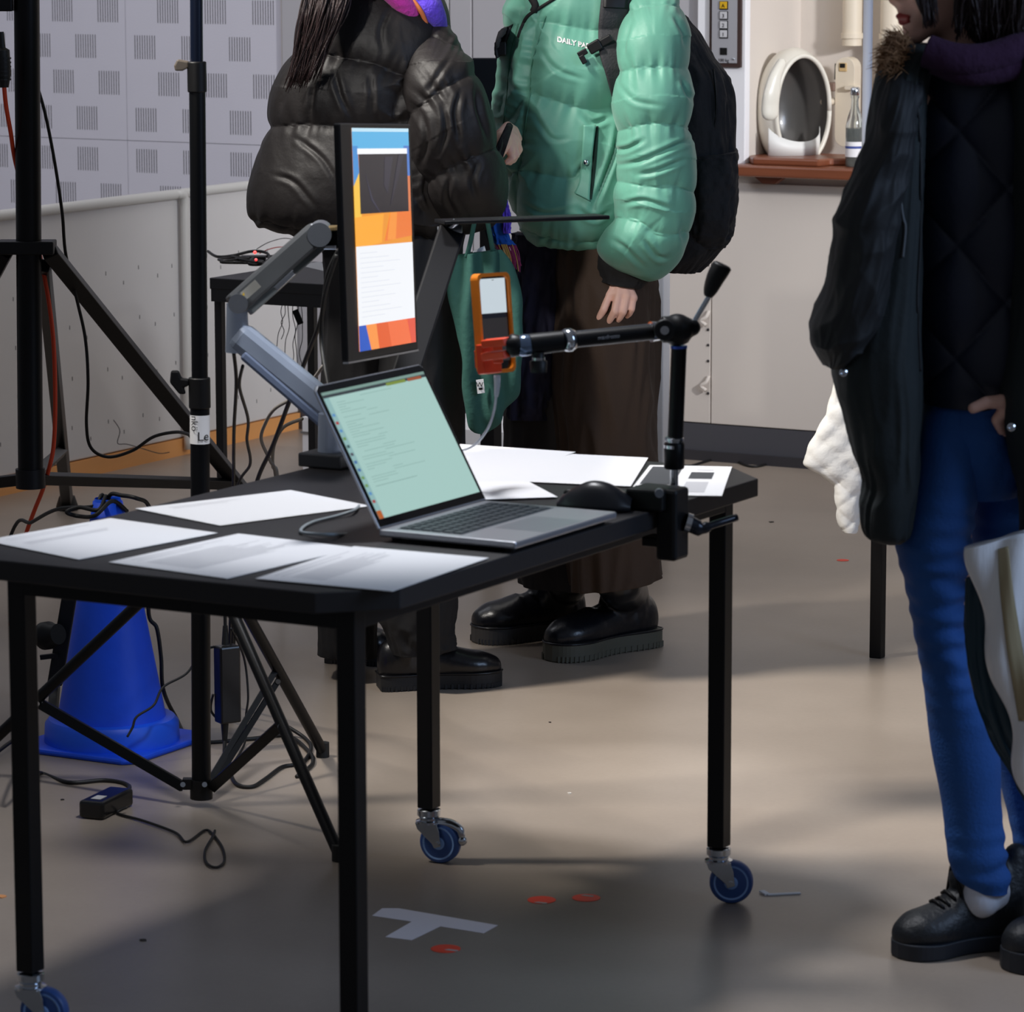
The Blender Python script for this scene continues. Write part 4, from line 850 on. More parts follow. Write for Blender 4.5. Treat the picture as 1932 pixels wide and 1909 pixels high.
# dark screen between the two people
a = P(892, 108, 9.6); b = P(950, 330, 9.6)
ds = thing('dark_screen', 'dark flat screen in the background between the two puffer jackets', 'screen', ((a.x+.03), a.y, 0))
MB().box(P(925, 210, 9.6), (.09, .03, .27), (R, F, UP)).obj('screen_panel', mat('screen_navy', (16, 18, 30), .3), ds, bevel=.003)
MB().box(P(925, 340, 9.6), (.025, .02, .10), (R, F, UP)).obj('screen_neck', BLKP, ds)
pzb = P(925, 340, 9.6); MB().box2((pzb.x-.02, pzb.y-.02, 0), (pzb.x+.02, pzb.y+.02, pzb.z)).obj('screen_post', BLKP, ds)
MB().box((pzb.x, pzb.y, .008), (.28, .20, .016)).obj('screen_foot', BLKP, ds)
# right back table, cloth, white pole
lg = G(1655, 1240); t3 = thing('side_table', 'black square-legged table behind the person in the dark parka', 'table', (lg.x+.3, lg.y+.3, 0))
for (dx, dy) in ((0, 0), (.62, 0), (0, .62), (.62, .62)): MB().box2((lg.x-.014+dx, lg.y-.014+dy, .0), (lg.x+.014+dx, lg.y+.014+dy, .70)).obj('leg', FRM, t3, bevel=.002)
MB().box2((lg.x-.03, lg.y-.03, .70), (lg.x+.65, lg.y+.65, .735)).obj('tabletop', FRM, t3, bevel=.002)
wp_ = P(1637, 100, 9.0); MB().tube([(wp_.x, wp_.y, .735), (wp_.x, wp_.y, 2.4)], .0115, 20).obj('white_tube', mat('white_tube', (232, 236, 250), .3), smooth=60)
tag(bpy.data.objects['white_tube'], 'slim bright white vertical tube standing behind the dark parka', 'tube')
wp2 = bpy.data.objects['white_tube']
QW = mat('white_quilt', (232, 230, 226), .75, var=.03, bump=.35, bscale=30)
rowsq = [((1596, 626), (1664, 630)), ((1590, 645), (1660, 652)), ((1582, 700), (1655, 705)), ((1566, 765), (1655, 760)), ((1545, 815), (1652, 810)), ((1522, 866), (1650, 850)), ((1532, 884), (1645, 880)), ((1558, 900), (1630, 905)), ((1578, 920), (1622, 925)), ((1581, 950), (1618, 955)), ((1586, 985), (1618, 985)), ((1594, 1003), (1610, 1004))]
def qd(s, a, p): return .0036*abs(math.sin(p.z*52+p.dot(R)*52))**.5+.0036*abs(math.sin(p.z*52-p.dot(R)*52))**.5 + .005*noise.noise(p*9)+.003*noise.noise(p*40)
tag(link('quilted_cloth', px_loft([(a_, b_, 8.27, .020) for a_, b_ in rowsq], 60, 110, qd, 2.6), None), 'white quilted cloth hanging in points behind the dark parka', 'cloth'); bpy.data.objects['quilted_cloth'].data.materials.append(QW)
mb = MB(); mb.box2((lg.x-.034, lg.y-.034, .735), (lg.x+.22, lg.y+.18, .746))
qo = bpy.data.objects['quilted_cloth']; qo.data = join('quilted_cloth', [(qo.data, 0), (mb.mesh('fold'), 0)], [QW])
# ================================================================ cables and adapters
gz = lambda u, v, h=.004: G(u, v, h)
CO = mat('orange_cable', (222, 66, 22), .45)
cable('orange_cable', [P(5, 120, 8.55), P(10, 190, 8.55), P(20, 250, 8.57), P(30, 310, 8.62), P(60, 420, 8.66), P(77, 490, 8.66), P(92, 570, 8.66), P(101, 650, 8.66), P(104, 760, 8.66), P(101, 840, 8.66), P(92, 885, 8.66), P(80, 925, 8.7), P(64, 965, 8.75), P(48, 1010, 8.8), P(36, 1060, 8.8), G(20, 1180, .006)], .0052, CO, 'orange power cable hanging down along the thick tube stand', 'cable')
pg = thing('black_plug', 'black ribbed plug hanging at the left edge on the orange cable', 'plug', P(5, 125, 8.5))
MB().tube([P(2, 60, 8.5), P(4, 90, 8.5), P(4, 95, 8.5), P(7, 140, 8.5), P(8, 165, 8.5)], [.006, .008, .017, .017, .010], 16).obj('plug_body', RUB, pg, smooth=40)
for k in range(6): MB().tube([P(6, 108+k*8, 8.5), P(6, 111+k*8, 8.5)], .0182, 16).obj('rib', RUB, pg)
cable('hanging_cable', [P(66, 150, 8.7), P(84, 210, 8.7), P(102, 300, 8.7), P(117, 400, 8.7), P(124, 480, 8.72), P(146, 570, 8.75), P(161, 640, 8.75), P(166, 720, 8.75), P(163, 800, 8.78), P(172, 845, 8.8), P(205, 862, 8.8), P(250, 850, 8.75), P(290, 824, 8.7), P(335, 815, 8.6), P(362, 822, 8.4)], .0040, RUB, 'black cable hanging from the thick stand in a low loop to the tripod', 'cable')
cable('monitor_cable', [P(640, 470, 6.6), P(618, 520, 6.62), P(606, 600, 6.66), P(580, 670, 6.8), P(545, 760, 7.0), P(515, 840, 7.2), P(486, 905, 7.4), P(470, 990, 7.5), P(450, 1120, 7.6), G(430, 1330)], .0044, RUB, 'black cable hanging from the monitor down past the table edge', 'cable')
cable('monitor_cable', [P(636, 480, 6.6), P(612, 560, 6.63), P(606, 640, 6.66), P(618, 720, 6.6), P(632, 790, 6.55), P(640, 850, 6.6)], .0040, RUB, 'black cable falling straight from the monitor head behind the laptop', 'cable')
cable('arm_cable', [P(441, 664, 6.5), P(446, 720, 6.6), P(442, 800, 6.8), P(441, 858, 7.0), P(440, 940, 7.2), G(430, 1360)], .0034, RUB, 'black cable hanging straight down from the arm elbow', 'cable')
cable('arm_cable', [P(458, 690, 6.5), P(452, 730, 6.6), P(468, 790, 6.8), P(466, 830, 7.0), P(472, 875, 7.2), P(450, 912, 7.4), P(440, 990, 7.5), G(438, 1350)], .0030, RUB, 'black wavy cable hanging from the arm elbow, the right one of two', 'cable')
cable('grey_hose', [P(610, 690, 7.2), P(570, 740, 7.3), P(520, 770, 7.4), P(500, 800, 7.5), P(493, 830, 7.6), P(510, 870, 7.9), P(520, 900, 8.2), G(528, 1030)], .0036, mat('grey_cable2', (120, 116, 112), .5), 'grey cable curving down behind the silver arm', 'cable')
cable('pale_hose', [P(570, 790, 8.4), P(535, 806, 8.5), P(517, 840, 8.6), P(515, 880, 8.7), P(524, 905, 8.7), G(534, 1110)], .0042, mat('pale_cable', (160, 152, 140), .5), 'pale beige cable arching beside the white plinth', 'cable')
cable('floor_wire', [gz(270, 985), gz(225, 940), P(212, 795, 10.5)] if False else [P(214, 792, 10.9), P(226, 812, 10.9), P(222, 836, 10.9), P(240, 838, 10.9), P(268, 846, 10.9), P(300, 855, 10.9), P(320, 853, 10.9)], .0013, mat('dark_wire', (50, 48, 50), .6), 'thin loose wire loop in front of the parapet near the wood strip', 'wire')
# cables through the cone
ct_ = P(206, 940, gc.dot(F))
cable('cone_cable', [ct_-UP*.06, ct_-R*.0+UP*.004, P(232, 935, 7.48), P(258, 940, 7.46), P(279, 952, 7.5), P(290, 1000, 7.55), P(280, 1150, 7.6), P(296, 1185, 7.6), P(304, 1240, 7.6), P(308, 1300, 7.6), P(330, 1350, 7.7), gz(366, 1398), gz(470, 1394), gz(540, 1388), gz(580, 1415), gz(590, 1440), gz(560, 1465)], .0044, RUB, 'black cable running from the cone top down its right side to the floor', 'cable')
cable('cone_cable', [ct_-UP*.06-R*.008, ct_-R*.006+UP*.004, P(186, 962, 7.46), P(150, 957, 7.5), P(126, 966, 7.5), P(150, 974, 7.5), P(180, 972, 7.45), ct_+R*.01-F*.035+UP*.0, P(240, 965, 7.5)], .0044, RUB, 'black cable looped at the left of the cone top', 'cable')
cable('cone_cable', [ct_-UP*.06+R*.008, ct_-R*.012+UP*.006, P(176, 955, 7.5), P(110, 960, 7.6), P(60, 985, 7.8), P(20, 1010, 8.0), G(-60, 1290)], .0040, RUB, 'black cable running left from the cone top under the paper sheets', 'cable')
br = thing('power_adapter', 'black power adapter brick lying on the floor under the table', 'power adapter', G(201, 1530))
ga = G(201, 1532); bx_ = (P(243, 1500, 7)-P(165, 1535, 7)); dx_ = (G(238, 1498)-G(172, 1530)); dx_.normalize(); dy_ = UP.cross(dx_)
MB().box(ga+UP*.018, (.128, .052, .034), (dx_, dy_, UP)).obj('adapter_body', mat('adapter_black', (14, 14, 16), .3), br, bevel=.006)
MB().box(ga+UP*.0355-dx_*.03, (.028, .02, .0006), (dx_, dy_, UP)).obj('rating_label', mat('label_pale', (190, 190, 190), .5), br)
cable('adapter_cable', [gz(-30, 1440), gz(20, 1400, .02), gz(60, 1380), P(30, 1450, 6.95), gz(76, 1458), gz(130, 1476), gz(200, 1472), gz(243, 1482), ga+dx_*.075+UP*.014, ga+dx_*.06+UP*.016], .0042, RUB, 'thick black cable from the left edge to the adapter brick on the floor', 'cable')
cable('adapter_cable', [ga-dy_*.0+R*.04-F*.012+UP*.012, gz(222, 1534), gz(270, 1548), gz(330, 1570), gz(352, 1588), gz(385, 1567), gz(400, 1572), gz(420, 1600), gz(423, 1625), gz(408, 1636), gz(390, 1628), gz(387, 1605), gz(404, 1572), P(409, 1540, 7.1), P(410, 1500, 7.3), P(405, 1480, 7.4)], .0026, RUB, 'thin black cable making a loop on the floor, right of the adapter brick', 'cable')
b2 = thing('power_adapter', 'black power adapter brick hanging upright beside the tripod', 'power adapter', P(428, 1290, 7.45))
hA = ((R*.85+F*.5).normalized(), (F*.85-R*.5).normalized(), UP)
MB().box(P(429, 1290, 7.45), (.046, .034, .158), hA).obj('adapter_body', MATS['adapter_black'], b2, bevel=.004)
MB().tube([P(425, 1180, 7.45), P(425, 1216, 7.45)], [.005, .0075], 12).obj('strain_relief', RUB, b2, smooth=50); MB().tube([P(424, 1364, 7.45), P(424, 1400, 7.45)], [.008, .005], 12).obj('strain_relief', RUB, b2, smooth=50)
cable('brick_cable', [P(424, 1060, 7.45), P(424, 1130, 7.45), P(425, 1185, 7.45)], .0036, RUB, 'black cable from which the upright adapter brick hangs', 'cable')
cable('brick_cable', [P(424, 1398, 7.45), P(424, 1425, 7.4), P(430, 1445, 7.3), gz(445, 1478), gz(475, 1484), gz(500, 1470), gz(530, 1448), gz(552, 1443), gz(570, 1440), gz(587, 1412), gz(575, 1392), gz(545, 1372, .02)], .0042, RUB, 'black cable snaking on the floor between the tripod feet', 'cable')
cable('brick_cable', [P(404, 1220, 7.45), P(380, 1230, 7.42), P(352, 1270, 7.40), P(308, 1296, 7.38), P(290, 1330, 7.36), P(258, 1352, 7.34), P(250, 1372, 7.33), P(240, 1390, 7.32)], .0026, RUB, 'thin black cable sagging across the front of the blue cone', 'cable')
cable('brick_cable', [P(436, 1185, 7.44), P(460, 1240, 7.5), P(468, 1310, 7.5), P(464, 1350, 7.5), P(462, 1400, 7.5), gz(440, 1440)], .0024, RUB, 'thin black cable hanging right of the upright adapter brick', 'cable')
cable('brick_cable', [P(402, 1310, 7.45), P(398, 1340, 7.46), P(416, 1362, 7.46), P(424, 1372, 7.45)], .0026, RUB, 'short black cable curling under the upright adapter brick', 'cable')
wc_ = mat('white_rod', (200, 204, 214), .5)
MB().tube([G(1285, 838, .03), G(1332, 805, .03)], .006, 10).obj('white_rod', wc_, smooth=60); tag(bpy.data.objects['white_rod'], 'short white rod lying near the skirting, right of the brown trousers', 'rod')
cable('skirting_cable', [gz(1300, 880), gz(1340, 868), gz(1370, 862), gz(1420, 880), gz(1480, 868), gz(1560, 872), gz(1640, 880)], .004, RUB, 'black cable lying along the dark skirting at the back wall', 'cable')
# ================================================================ PEOPLE
def shoe(name, toe, heel, W, kind, parent, mU, mS, sole_h=.03, shaft=.0, shaft_top=None, label=None):
    """toe / heel: floor points; shaft: height of the boot shaft"""
    toe, heel = V(toe), V(heel); toe.z = heel.z = 0; D = (toe-heel); L = D.length; D.normalize(); A = UP.cross(D).normalized()
    # sole outline
    prof = [(0, .30), (.03, .36), (.10, .40), (.25, .38), (.42, .33), (.58, .38), (.74, .48), (.88, .44), (.96, .30), (1.0, .10)]
    pr = cr(prof, 30); poly = [heel + D*(L*s) + A*(W*w_) for s, w_ in pr] + [heel + D*(L*s) - A*(W*w_*.92) for s, w_ in reversed(pr)]
    mb = MB(); z0 = sole_h
    stations = [(.06, .30, .075), (.14, .36, .085), (.26, .34, .085), (.38, .32, .078), (.50, .34, .068), (.62, .40, .058), (.74, .44, .050), (.85, .40, .045), (.93, .28, .034)]
    for s, w_, h in cr(stations, 34):
        k = 1.12 if kind == 'boot' else 1.0
        if kind == 'boot' and s > .6: h = h*1.12
        if kind == 'sneaker': h = h*(1.25 if s < .6 else 1.12)
        mb.ball(heel + D*(L*s) + UP*(z0+h*.36), (L*.07, W*w_*1.04, h*.66*k), (D, A, UP), 18, 12)
    if shaft:
        top = shaft_top if shaft_top is not None else heel + D*(L*.26) + UP*shaft
        mb.caps([heel+D*(L*.22)+UP*(z0+.04), heel+D*(L*.24)+UP*(z0+.09), top], [W*.40, W*.40, W*.42])
        mb.caps([heel+D*(L*.34)+UP*(z0+.055), heel+D*(L*.30)+UP*(z0+.11)], [W*.36, W*.36])
    if kind == 'sneaker':
        mb.caps([heel+D*(L*.26)+UP*(z0+.05), heel+D*(L*.30)+UP*(z0+.098)], [W*.40, W*.38]); mb.caps([heel+D*(L*.12)+UP*(z0+.06), heel+D*(L*.05)+UP*(z0+.125)], [W*.36, W*.20])
        mb.caps([heel+D*(L*.46)+UP*(z0+.098), heel+D*(L*.38)+UP*(z0+.142)], [W*.26, W*.20])
    o = link(name, fuse(mb, .0045, 6, name=name, mats=[mU]), parent, label=label)
    sm = MB(); sm.prism([p+UP*.001 for p in poly], UP*(sole_h+.004)); so = sm.obj('sole', mS, o, bevel=.003)
    if kind != 'sneaker':
        t = MB()
        for k in range(2, 28):
            for sg in (1, -.92):
                s, w_ = pr[k]; t.box(heel+D*(L*s)+A*(W*w_*sg)+UP*(sole_h*.2), (.005, .003, sole_h*.36), (D, A, UP))
        t.obj('tread_lug', mS, so, kind='stuff')
        w2 = MB(); w2.tube([p+UP*(sole_h+.004) for p in poly]+[poly[0]+UP*(sole_h+.004)], .0026, 6); w2.obj('welt', mU, so, smooth=180)
    return o, heel, D, A, L
def hand(wrist, pts, palm_r=.021):
    """pts: dict of finger -> list of joints (world)"""
    mb = MB(); kn = [pts[k][0] for k in ('index', 'middle', 'ring', 'pinky')]
    for k, kk in enumerate(kn): mb.caps([wrist.lerp(kk, .05), wrist.lerp(kk, .6), kk], [.019, .0155, .0112])
    for k in range(3): mb.caps([kn[k].lerp(wrist, .1), kn[k+1].lerp(wrist, .1)], [.0115, .0115]); mb.caps([kn[k].lerp(wrist, .5), kn[k+1].lerp(wrist, .5)], [.014, .014])
    for nm, rr_ in (('index', .0092), ('middle', .0095), ('ring', .009), ('pinky', .008), ('thumb', .0108)):
        if nm in pts: mb.caps(pts[nm], [rr_*(1.08-.13*i) for i in range(len(pts[nm]))])
    if 'thumb' in pts: mb.caps([wrist, pts['thumb'][0]], [.018, .0125])
    return fuse(mb, .0022, 5, .5)
def headmb(mb, c, fw):
    sd = UP.cross(fw).normalized(); up = fw.cross(sd).normalized(); X = (fw, sd, up)
    mb.ball(c+up*.015-fw*.008, (.098, .076, .108), X, 28, 18); mb.ball(c+fw*.028-up*.06, (.062, .058, .058), X, 20, 14)
    mb.ball(c+fw*.070-up*.106, (.022, .026, .018), X); mb.caps([c+fw*.070-up*.104, c-fw*.005+sd*.055-up*.075, c-fw*.012+sd*.066-up*.02], [.016, .016, .012]); mb.caps([c+fw*.070-up*.104, c-fw*.005-sd*.055-up*.075, c-fw*.012-sd*.066-up*.02], [.016, .016, .012])
    mb.ball(c+fw*.074-up*.075, (.020, .028, .020), X); mb.caps([c+fw*.088+up*.005, c+fw*.108-up*.034], [.009, .013]); mb.ball(c+fw*.098-up*.040, (.012, .017, .009), X)
    for s in (-1, 1):
        mb.ball(c+sd*.035*s+fw*.080-up*.002, (.012, .016, .011), X); mb.ball(c+sd*.040*s+fw*.066-up*.045, (.022, .024, .024), X)
        mb.caps([c+sd*.076*s-up*.005-fw*.01, c+sd*.080*s-up*.035-fw*.005], [.011, .008])
    return sd, up
def body(name, parent, head_c, fw, neck, chest, pelvis, arms, legs, hands=(), legr=.055):
    mb = MB(); sd, up = headmb(mb, head_c, fw)
    mb.caps([head_c-fw*.02-up*.07, neck], [.052, .055]); mb.caps([neck, chest, (chest+pelvis)/2, pelvis], [.055, .085, .085, .09])
    for a_ in arms: mb.caps([chest+UP*.02, a_[0]], [.06, .035]); mb.caps(a_, [.036, .032, .024][:len(a_)] if len(a_) == 3 else [.045, .026])
    for l_ in legs: mb.caps([pelvis, l_[0]], [.08, .06]); mb.caps(l_, [.055, .04, .028, .025][:len(l_)])
    b_ = fuse(mb, .0075, 5)
    me = join(name, [(b_, 0)]+[(h, 0) for h in hands], [SKIN]); o = link(name, me, parent)
    for s in (-1, 1):
        e_ = MB().ball(head_c+sd*.034*s+fw*.084-up*.001, (.009, .011, .008), (fw, sd, up), 14, 10).obj('eye', mat('eye_white', (230, 228, 224), .2), o, smooth=180)
    mb = MB(); mb.caps([head_c+fw*.088-up*.076-sd*.018, head_c+fw*.0935-up*.074, head_c+fw*.088-up*.076+sd*.018], [.0035, .0056, .0035]); mb.caps([head_c+fw*.086-up*.083-sd*.014, head_c+fw*.0915-up*.0835, head_c+fw*.086-up*.083+sd*.014], [.0035, .0060, .0035])
    link('lips', fuse(mb, .002, 3, name='lips', mats=[mat('lips_red', (178, 62, 58), .4)]), o)
    return o, sd, up
def strands(name, m, parent, tops, ends, n, r0, r1, jit, seed, mid=None, segs=12, kind=None):
    rr = random.Random(seed); mb = MB()
    for k in range(n):
        s = rr.random(); a_ = tops[0].lerp(tops[1], s)+V([rr.gauss(0, jit*.5) for _ in range(3)]); b_ = ends[0].lerp(ends[1], min(1, max(0, s+rr.gauss(0, .18))))+V([rr.gauss(0, jit) for _ in range(3)])
        md = (mid[0].lerp(mid[1], s) if mid else a_.lerp(b_, .5))+V([rr.gauss(0, jit) for _ in range(3)])
        b_ = b_ + (a_-b_)*rr.random()**2*.35
        pts = crv([a_, a_.lerp(md, .5)+(md-a_.lerp(b_, .5))*.3, md, b_], segs)
        mb.tube(pts, [r0+(r1-r0)*(i/(segs-1))**1.5 for i in range(segs)], 5)
    return mb.obj(name, m, parent, smooth=180, kind=kind)
def hairmass(name, c, fw, parent, m, extra=()):
    sd = UP.cross(fw).normalized(); up = fw.cross(sd).normalized(); mb = MB()
    mb.ball(c+up*.032-fw*.022, (.106, .088, .108), (fw, sd, up), 24, 16); mb.ball(c-fw*.045-up*.03, (.075, .082, .10), (fw, sd, up), 20, 14)
    for e_ in extra: mb.caps(*e_)
    return link(name, fuse(mb, .005, 5, name=name, mats=[m]), parent)
HAIR = mat('dark_hair', (44, 30, 30), .38, var=.3, vscale=60, stretch=(8, 8, .6), bump=.5, bscale=90, spec=.5)
NYB = mat('black_nylon', (28, 25, 25), .54, var=.08, vscale=5, bump=.28, bscale=26, spec=.34)
NYG = mat('green_nylon', (93, 153, 134), .50, var=.07, vscale=6, bump=.18, bscale=24, spec=.4, sheen=.15)
BLKC = mat('black_cloth', (16, 15, 17), .85, bump=.15, bscale=60)
# ---------------------------------------------------------------- person A: black puffer jacket
fa = G(830, 1296); pa_ = thing('person', 'person seen from behind with long dark hair, black puffer jacket and wide black trousers', 'person', (fa.x, fa.y, 0))
dA = 8.12
fwA = B(.75, .62, -.1).normalized()
hA_ = P(735, -165, 8.14); wrA = P(948, 266, 8.13)
hdA = hand(P(948, 258, 8.14), dict(index=[P(968, 250, 8.17), P(977, 270, 8.18), P(972, 290, 8.18)], middle=[P(971, 262, 8.15), P(979, 282, 8.16), P(968, 302, 8.16)], ring=[P(968, 274, 8.14), P(974, 292, 8.14), P(962, 306, 8.14)], pinky=[P(962, 284, 8.13), P(966, 298, 8.13), P(956, 306, 8.13)], thumb=[P(958, 240, 8.16), P(970, 246, 8.20), P(978, 262, 8.22)]))
oA, sA, uA = body('body', pa_, hA_, fwA, P(730, -60, 8.14), P(725, 60, 8.14), P(735, 470, 8.16), [[P(835, 110, 8.10), P(890, 330, 8.08), wrA], [P(600, 90, 8.2), P(560, 330, 8.25), P(640, 400, 8.4)]], [[P(680, 560, 8.16), P(680, 850, 8.2), P(660, 1160, 8.2)], [P(790, 560, 8.12), P(790, 850, 8.10), P(790, 1170, 8.06)]], [hdA])
jA = px_loft([((625, -50), (780, -60), dA, .10), ((592, 0), (830, 8), dA, .15), ((572, 45), (852, 62), dA, .18), ((549, 100), (868, 110), dA, .20), ((529, 160), (880, 165), dA, .21), ((507, 230), (886, 235), dA, .215), ((499, 262), (888, 265), dA, .215), ((484, 320), (888, 320), dA, .225), ((474, 375), (886, 370), dA, .22), ((476, 412), (880, 405), dA, .20), ((520, 432), (868, 432), dA, .17), ((575, 442), (845, 450), dA, .12)],
    300, 340, None, 2.3)
quilt(jA, [[(540, 96), (590, 98), (623, 103), (703, 119), (745, 137), (790, 150)], [(470, 246), (501, 239), (570, 234), (640, 238), (700, 236), (770, 228)], [(866, 82), (817, 103), (770, 150), (745, 207), (750, 240), (762, 330), (800, 400)], [(480, 415), (560, 434), (700, 446), (860, 448)]],
    [[(633, 135), (645, 180), (664, 224)], [(698, 138), (702, 180), (700, 220)], [(600, 150), (592, 190), (585, 225)], ([(735, 20), (718, 60), (722, 100)], .5), ([(560, 130), (548, 170), (530, 215)], .7), ([(520, 330), (560, 345), (600, 392)], .6), ([(560, 260), (610, 300), (640, 350)], .6), ([(820, 300), (800, 350), (815, 400)], 1)],
    .021, .030, .0050, 62, .0055, .008, 1)
cA = join('puffer_jacket', [(jA, 0)], [NYB]); jk = link('puffer_jacket', cA, pa_)
sAr = px_loft([((800, 42), (845, 50), 8.05, .05), ((778, 85), (874, 88), 8.02, .09), ((765, 140), (898, 132), 7.99, .115), ((764, 200), (918, 190), 7.98, .125), ((772, 260), (930, 250), 7.98, .125), ((786, 320), (944, 300), 7.99, .12), ((806, 370), (951, 345), 8.0, .115), ((840, 412), (948, 385), 8.02, .09), ((872, 432), (930, 415), 8.04, .05)],
    240, 280, None, 2.2)
quilt(sAr, [[(740, 228), (765, 222), (822, 176), (879, 145), (915, 135)], [(770, 372), (796, 352), (848, 316), (931, 282), (960, 270)], [(780, 60), (830, 70), (880, 96)]],
    [([(850, 110), (830, 140), (800, 180)], .6), [(868, 170), (858, 215), (866, 270)], [(892, 160), (898, 210), (915, 265)], ([(800, 215), (810, 260), (800, 310)], 1), ([(835, 200), (842, 240), (830, 290)], 1), ([(905, 300), (890, 335), (896, 370)], .8), ([(850, 330), (846, 370), (862, 400)], .8)],
    .013, .024, .005, 66, .005, .006, 4)
link('sleeve', join('sleeve', [(sAr, 0)], [NYB]), jk)
far = px_loft([((880, 345), (940, 300), 8.02, .06), ((905, 335), (950, 270), 8.03, .055), ((916, 318), (952, 244), 8.05, .05), ((926, 314), (958, 234), 8.06, .048), ((942, 316), (968, 238), 8.07, .046)], 80, 60, cloth(.004), 2)
link('ribbed_cuff', join('ribbed_cuff', [(far, 0)], [BLKC]), jk, label='black knitted cuff')
trA = mat('black_trouser_cloth', (17, 16, 18), .8, bump=.2, bscale=20)
lA = [px_loft([((600, 425), (800, 430), 8.18, .12), ((612, 520), (790, 520), 8.18, .15), ((612, 700), (760, 700), 8.2, .13), ((610, 860), (745, 860), 8.2, .12), ((606, 1000), (730, 1000), 8.2, .12), ((603, 1140), (712, 1140), 8.2, .11), ((602, 1228), (706, 1238), 8.2, .10)], 80, 120, cloth(.009, 1.5, 3, 3)),
      px_loft([((690, 425), (882, 430), 8.12, .13), ((700, 520), (878, 520), 8.12, .14), ((712, 700), (876, 700), 8.1, .12), ((715, 860), (874, 860), 8.08, .11), ((712, 1000), (868, 1000), 8.07, .11), ((705, 1130), (861, 1130), 8.06, .10), ((722, 1190), (852, 1190), 8.06, .09), ((738, 1232), (862, 1222), 8.05, .07)], 80, 120, cloth(.009, 1.5, 3, 6))]
link('trousers', join('trousers', [(m, 0) for m in lA], [trA]), pa_)
SHB = mat('black_polished_leather', (20, 19, 22), .28, bump=.1, bscale=40); SOB = mat('black_rubber_sole', (24, 24, 26), .6)
shoe('shoe', G(946, 1290), G(714, 1300), .105, 'shoe', pa_, SHB, SOB, .030, .12, P(800, 1205, 8.06))
shoe('shoe', G(742, 1252), G(620, 1246), .10, 'shoe', pa_, SHB, SOB, .030, .10, P(655, 1180, 8.2))
hr = hairmass('hair', hA_, fwA, pa_, HAIR)
strands('hair_lock', HAIR, hr, (P(592, -60, 7.95), P(662, -70, 7.92)), (P(545, 168, 7.90), P(590, 150, 7.88)), 420, .0028, .0006, .007, 4, mid=(P(572, 40, 7.88), P(640, 30, 7.86)), segs=14, kind='stuff')
strands('hair_lock', HAIR, hr, (P(640, -180, 8.06), P(740, -190, 8.02)), (P(590, -30, 7.93), P(664, -40, 7.91)), 140, .006, .004, .012, 5, segs=8, kind='stuff')
PNK = mat('scarf_pink', (206, 52, 170), .9, bump=.5, bscale=90, sheen=.3); PUR = mat('scarf_violet', (92, 62, 206), .9, bump=.5, bscale=90, sheen=.3)
mb = MB(); mb.tube(crv([P(640, -70, 8.0), P(690, -50, 7.96), P(738, -14, 7.95), P(768, 16, 7.97), P(788, 44, 8.0)], 24), [.022]*18+[.021, .020, .017, .014, .010, .007], 18)
sc_ = mb.obj('scarf', PNK, pa_, smooth=180, label='pink part of a bright woollen scarf')
mb = MB(); mb.tube(crv([P(700, -80, 8.03), P(760, -46, 8.0), P(794, -6, 8.0), P(816, 26, 8.0), P(834, 58, 8.04)], 24), [.032]*16+[.03, .028, .026, .024, .021, .018, .015, .010], 18)
mb.obj('scarf_fold', PUR, sc_, smooth=180)
mb = MB(); mb.tube(crv([P(730, -40, 7.97), P(765, -14, 7.965), P(792, 18, 7.965), P(804, 44, 7.98)], 18), .005, 10); mb.obj('scarf_stripe', mat('scarf_orange', (214, 120, 70), .9), sc_, smooth=180)
def strip(name, rows, d, th, m, par, fold=.004, seed=0):
    me = px_loft([(a_, b_, d if not isinstance(d, (list, tuple)) else d[i], th) for i, (a_, b_) in enumerate(rows)], 50, 60, cloth(fold, 3, 4, seed), 3)
    return link(name, join(name, [(me, 0)], [m]), par)
strip('scarf_tail', [((925, 350), (948, 350)), ((926, 400), (952, 395)), ((930, 440), (958, 440)), ((936, 462), (972, 462))], 8.2, .008, mat('scarf_blue', (20, 84, 176), .9), sc_)
strip('scarf_tail', [((938, 345), (950, 345)), ((945, 380), (955, 380)), ((948, 412), (964, 412)), ((950, 440), (962, 440))], 8.19, .008, PUR, sc_)
rr = random.Random(8); mb = MB()
for k in range(26):
    s = k/25; u0 = 936+36*s; mb.tube(crv([P(u0, 461, 8.2), P(u0+6+rr.uniform(-2, 2), 482, 8.2), P(u0+11+rr.uniform(-4, 4), 508+rr.uniform(-10, 10), 8.2)], 6), .0012, 5)
mb.obj('fringe', mat('fringe_magenta', (150, 50, 100), .9), sc_, kind='stuff')
mb = MB()
for k in range(9):
    u0 = 940+34*rr.random(); mb.tube(crv([P(u0, 461, 8.19), P(u0+8, 484, 8.19), P(u0+12, 512, 8.19)], 6), .0011, 5)
mb.obj('fringe', mat('fringe_ochre', (190, 150, 80), .9), sc_, kind='stuff')
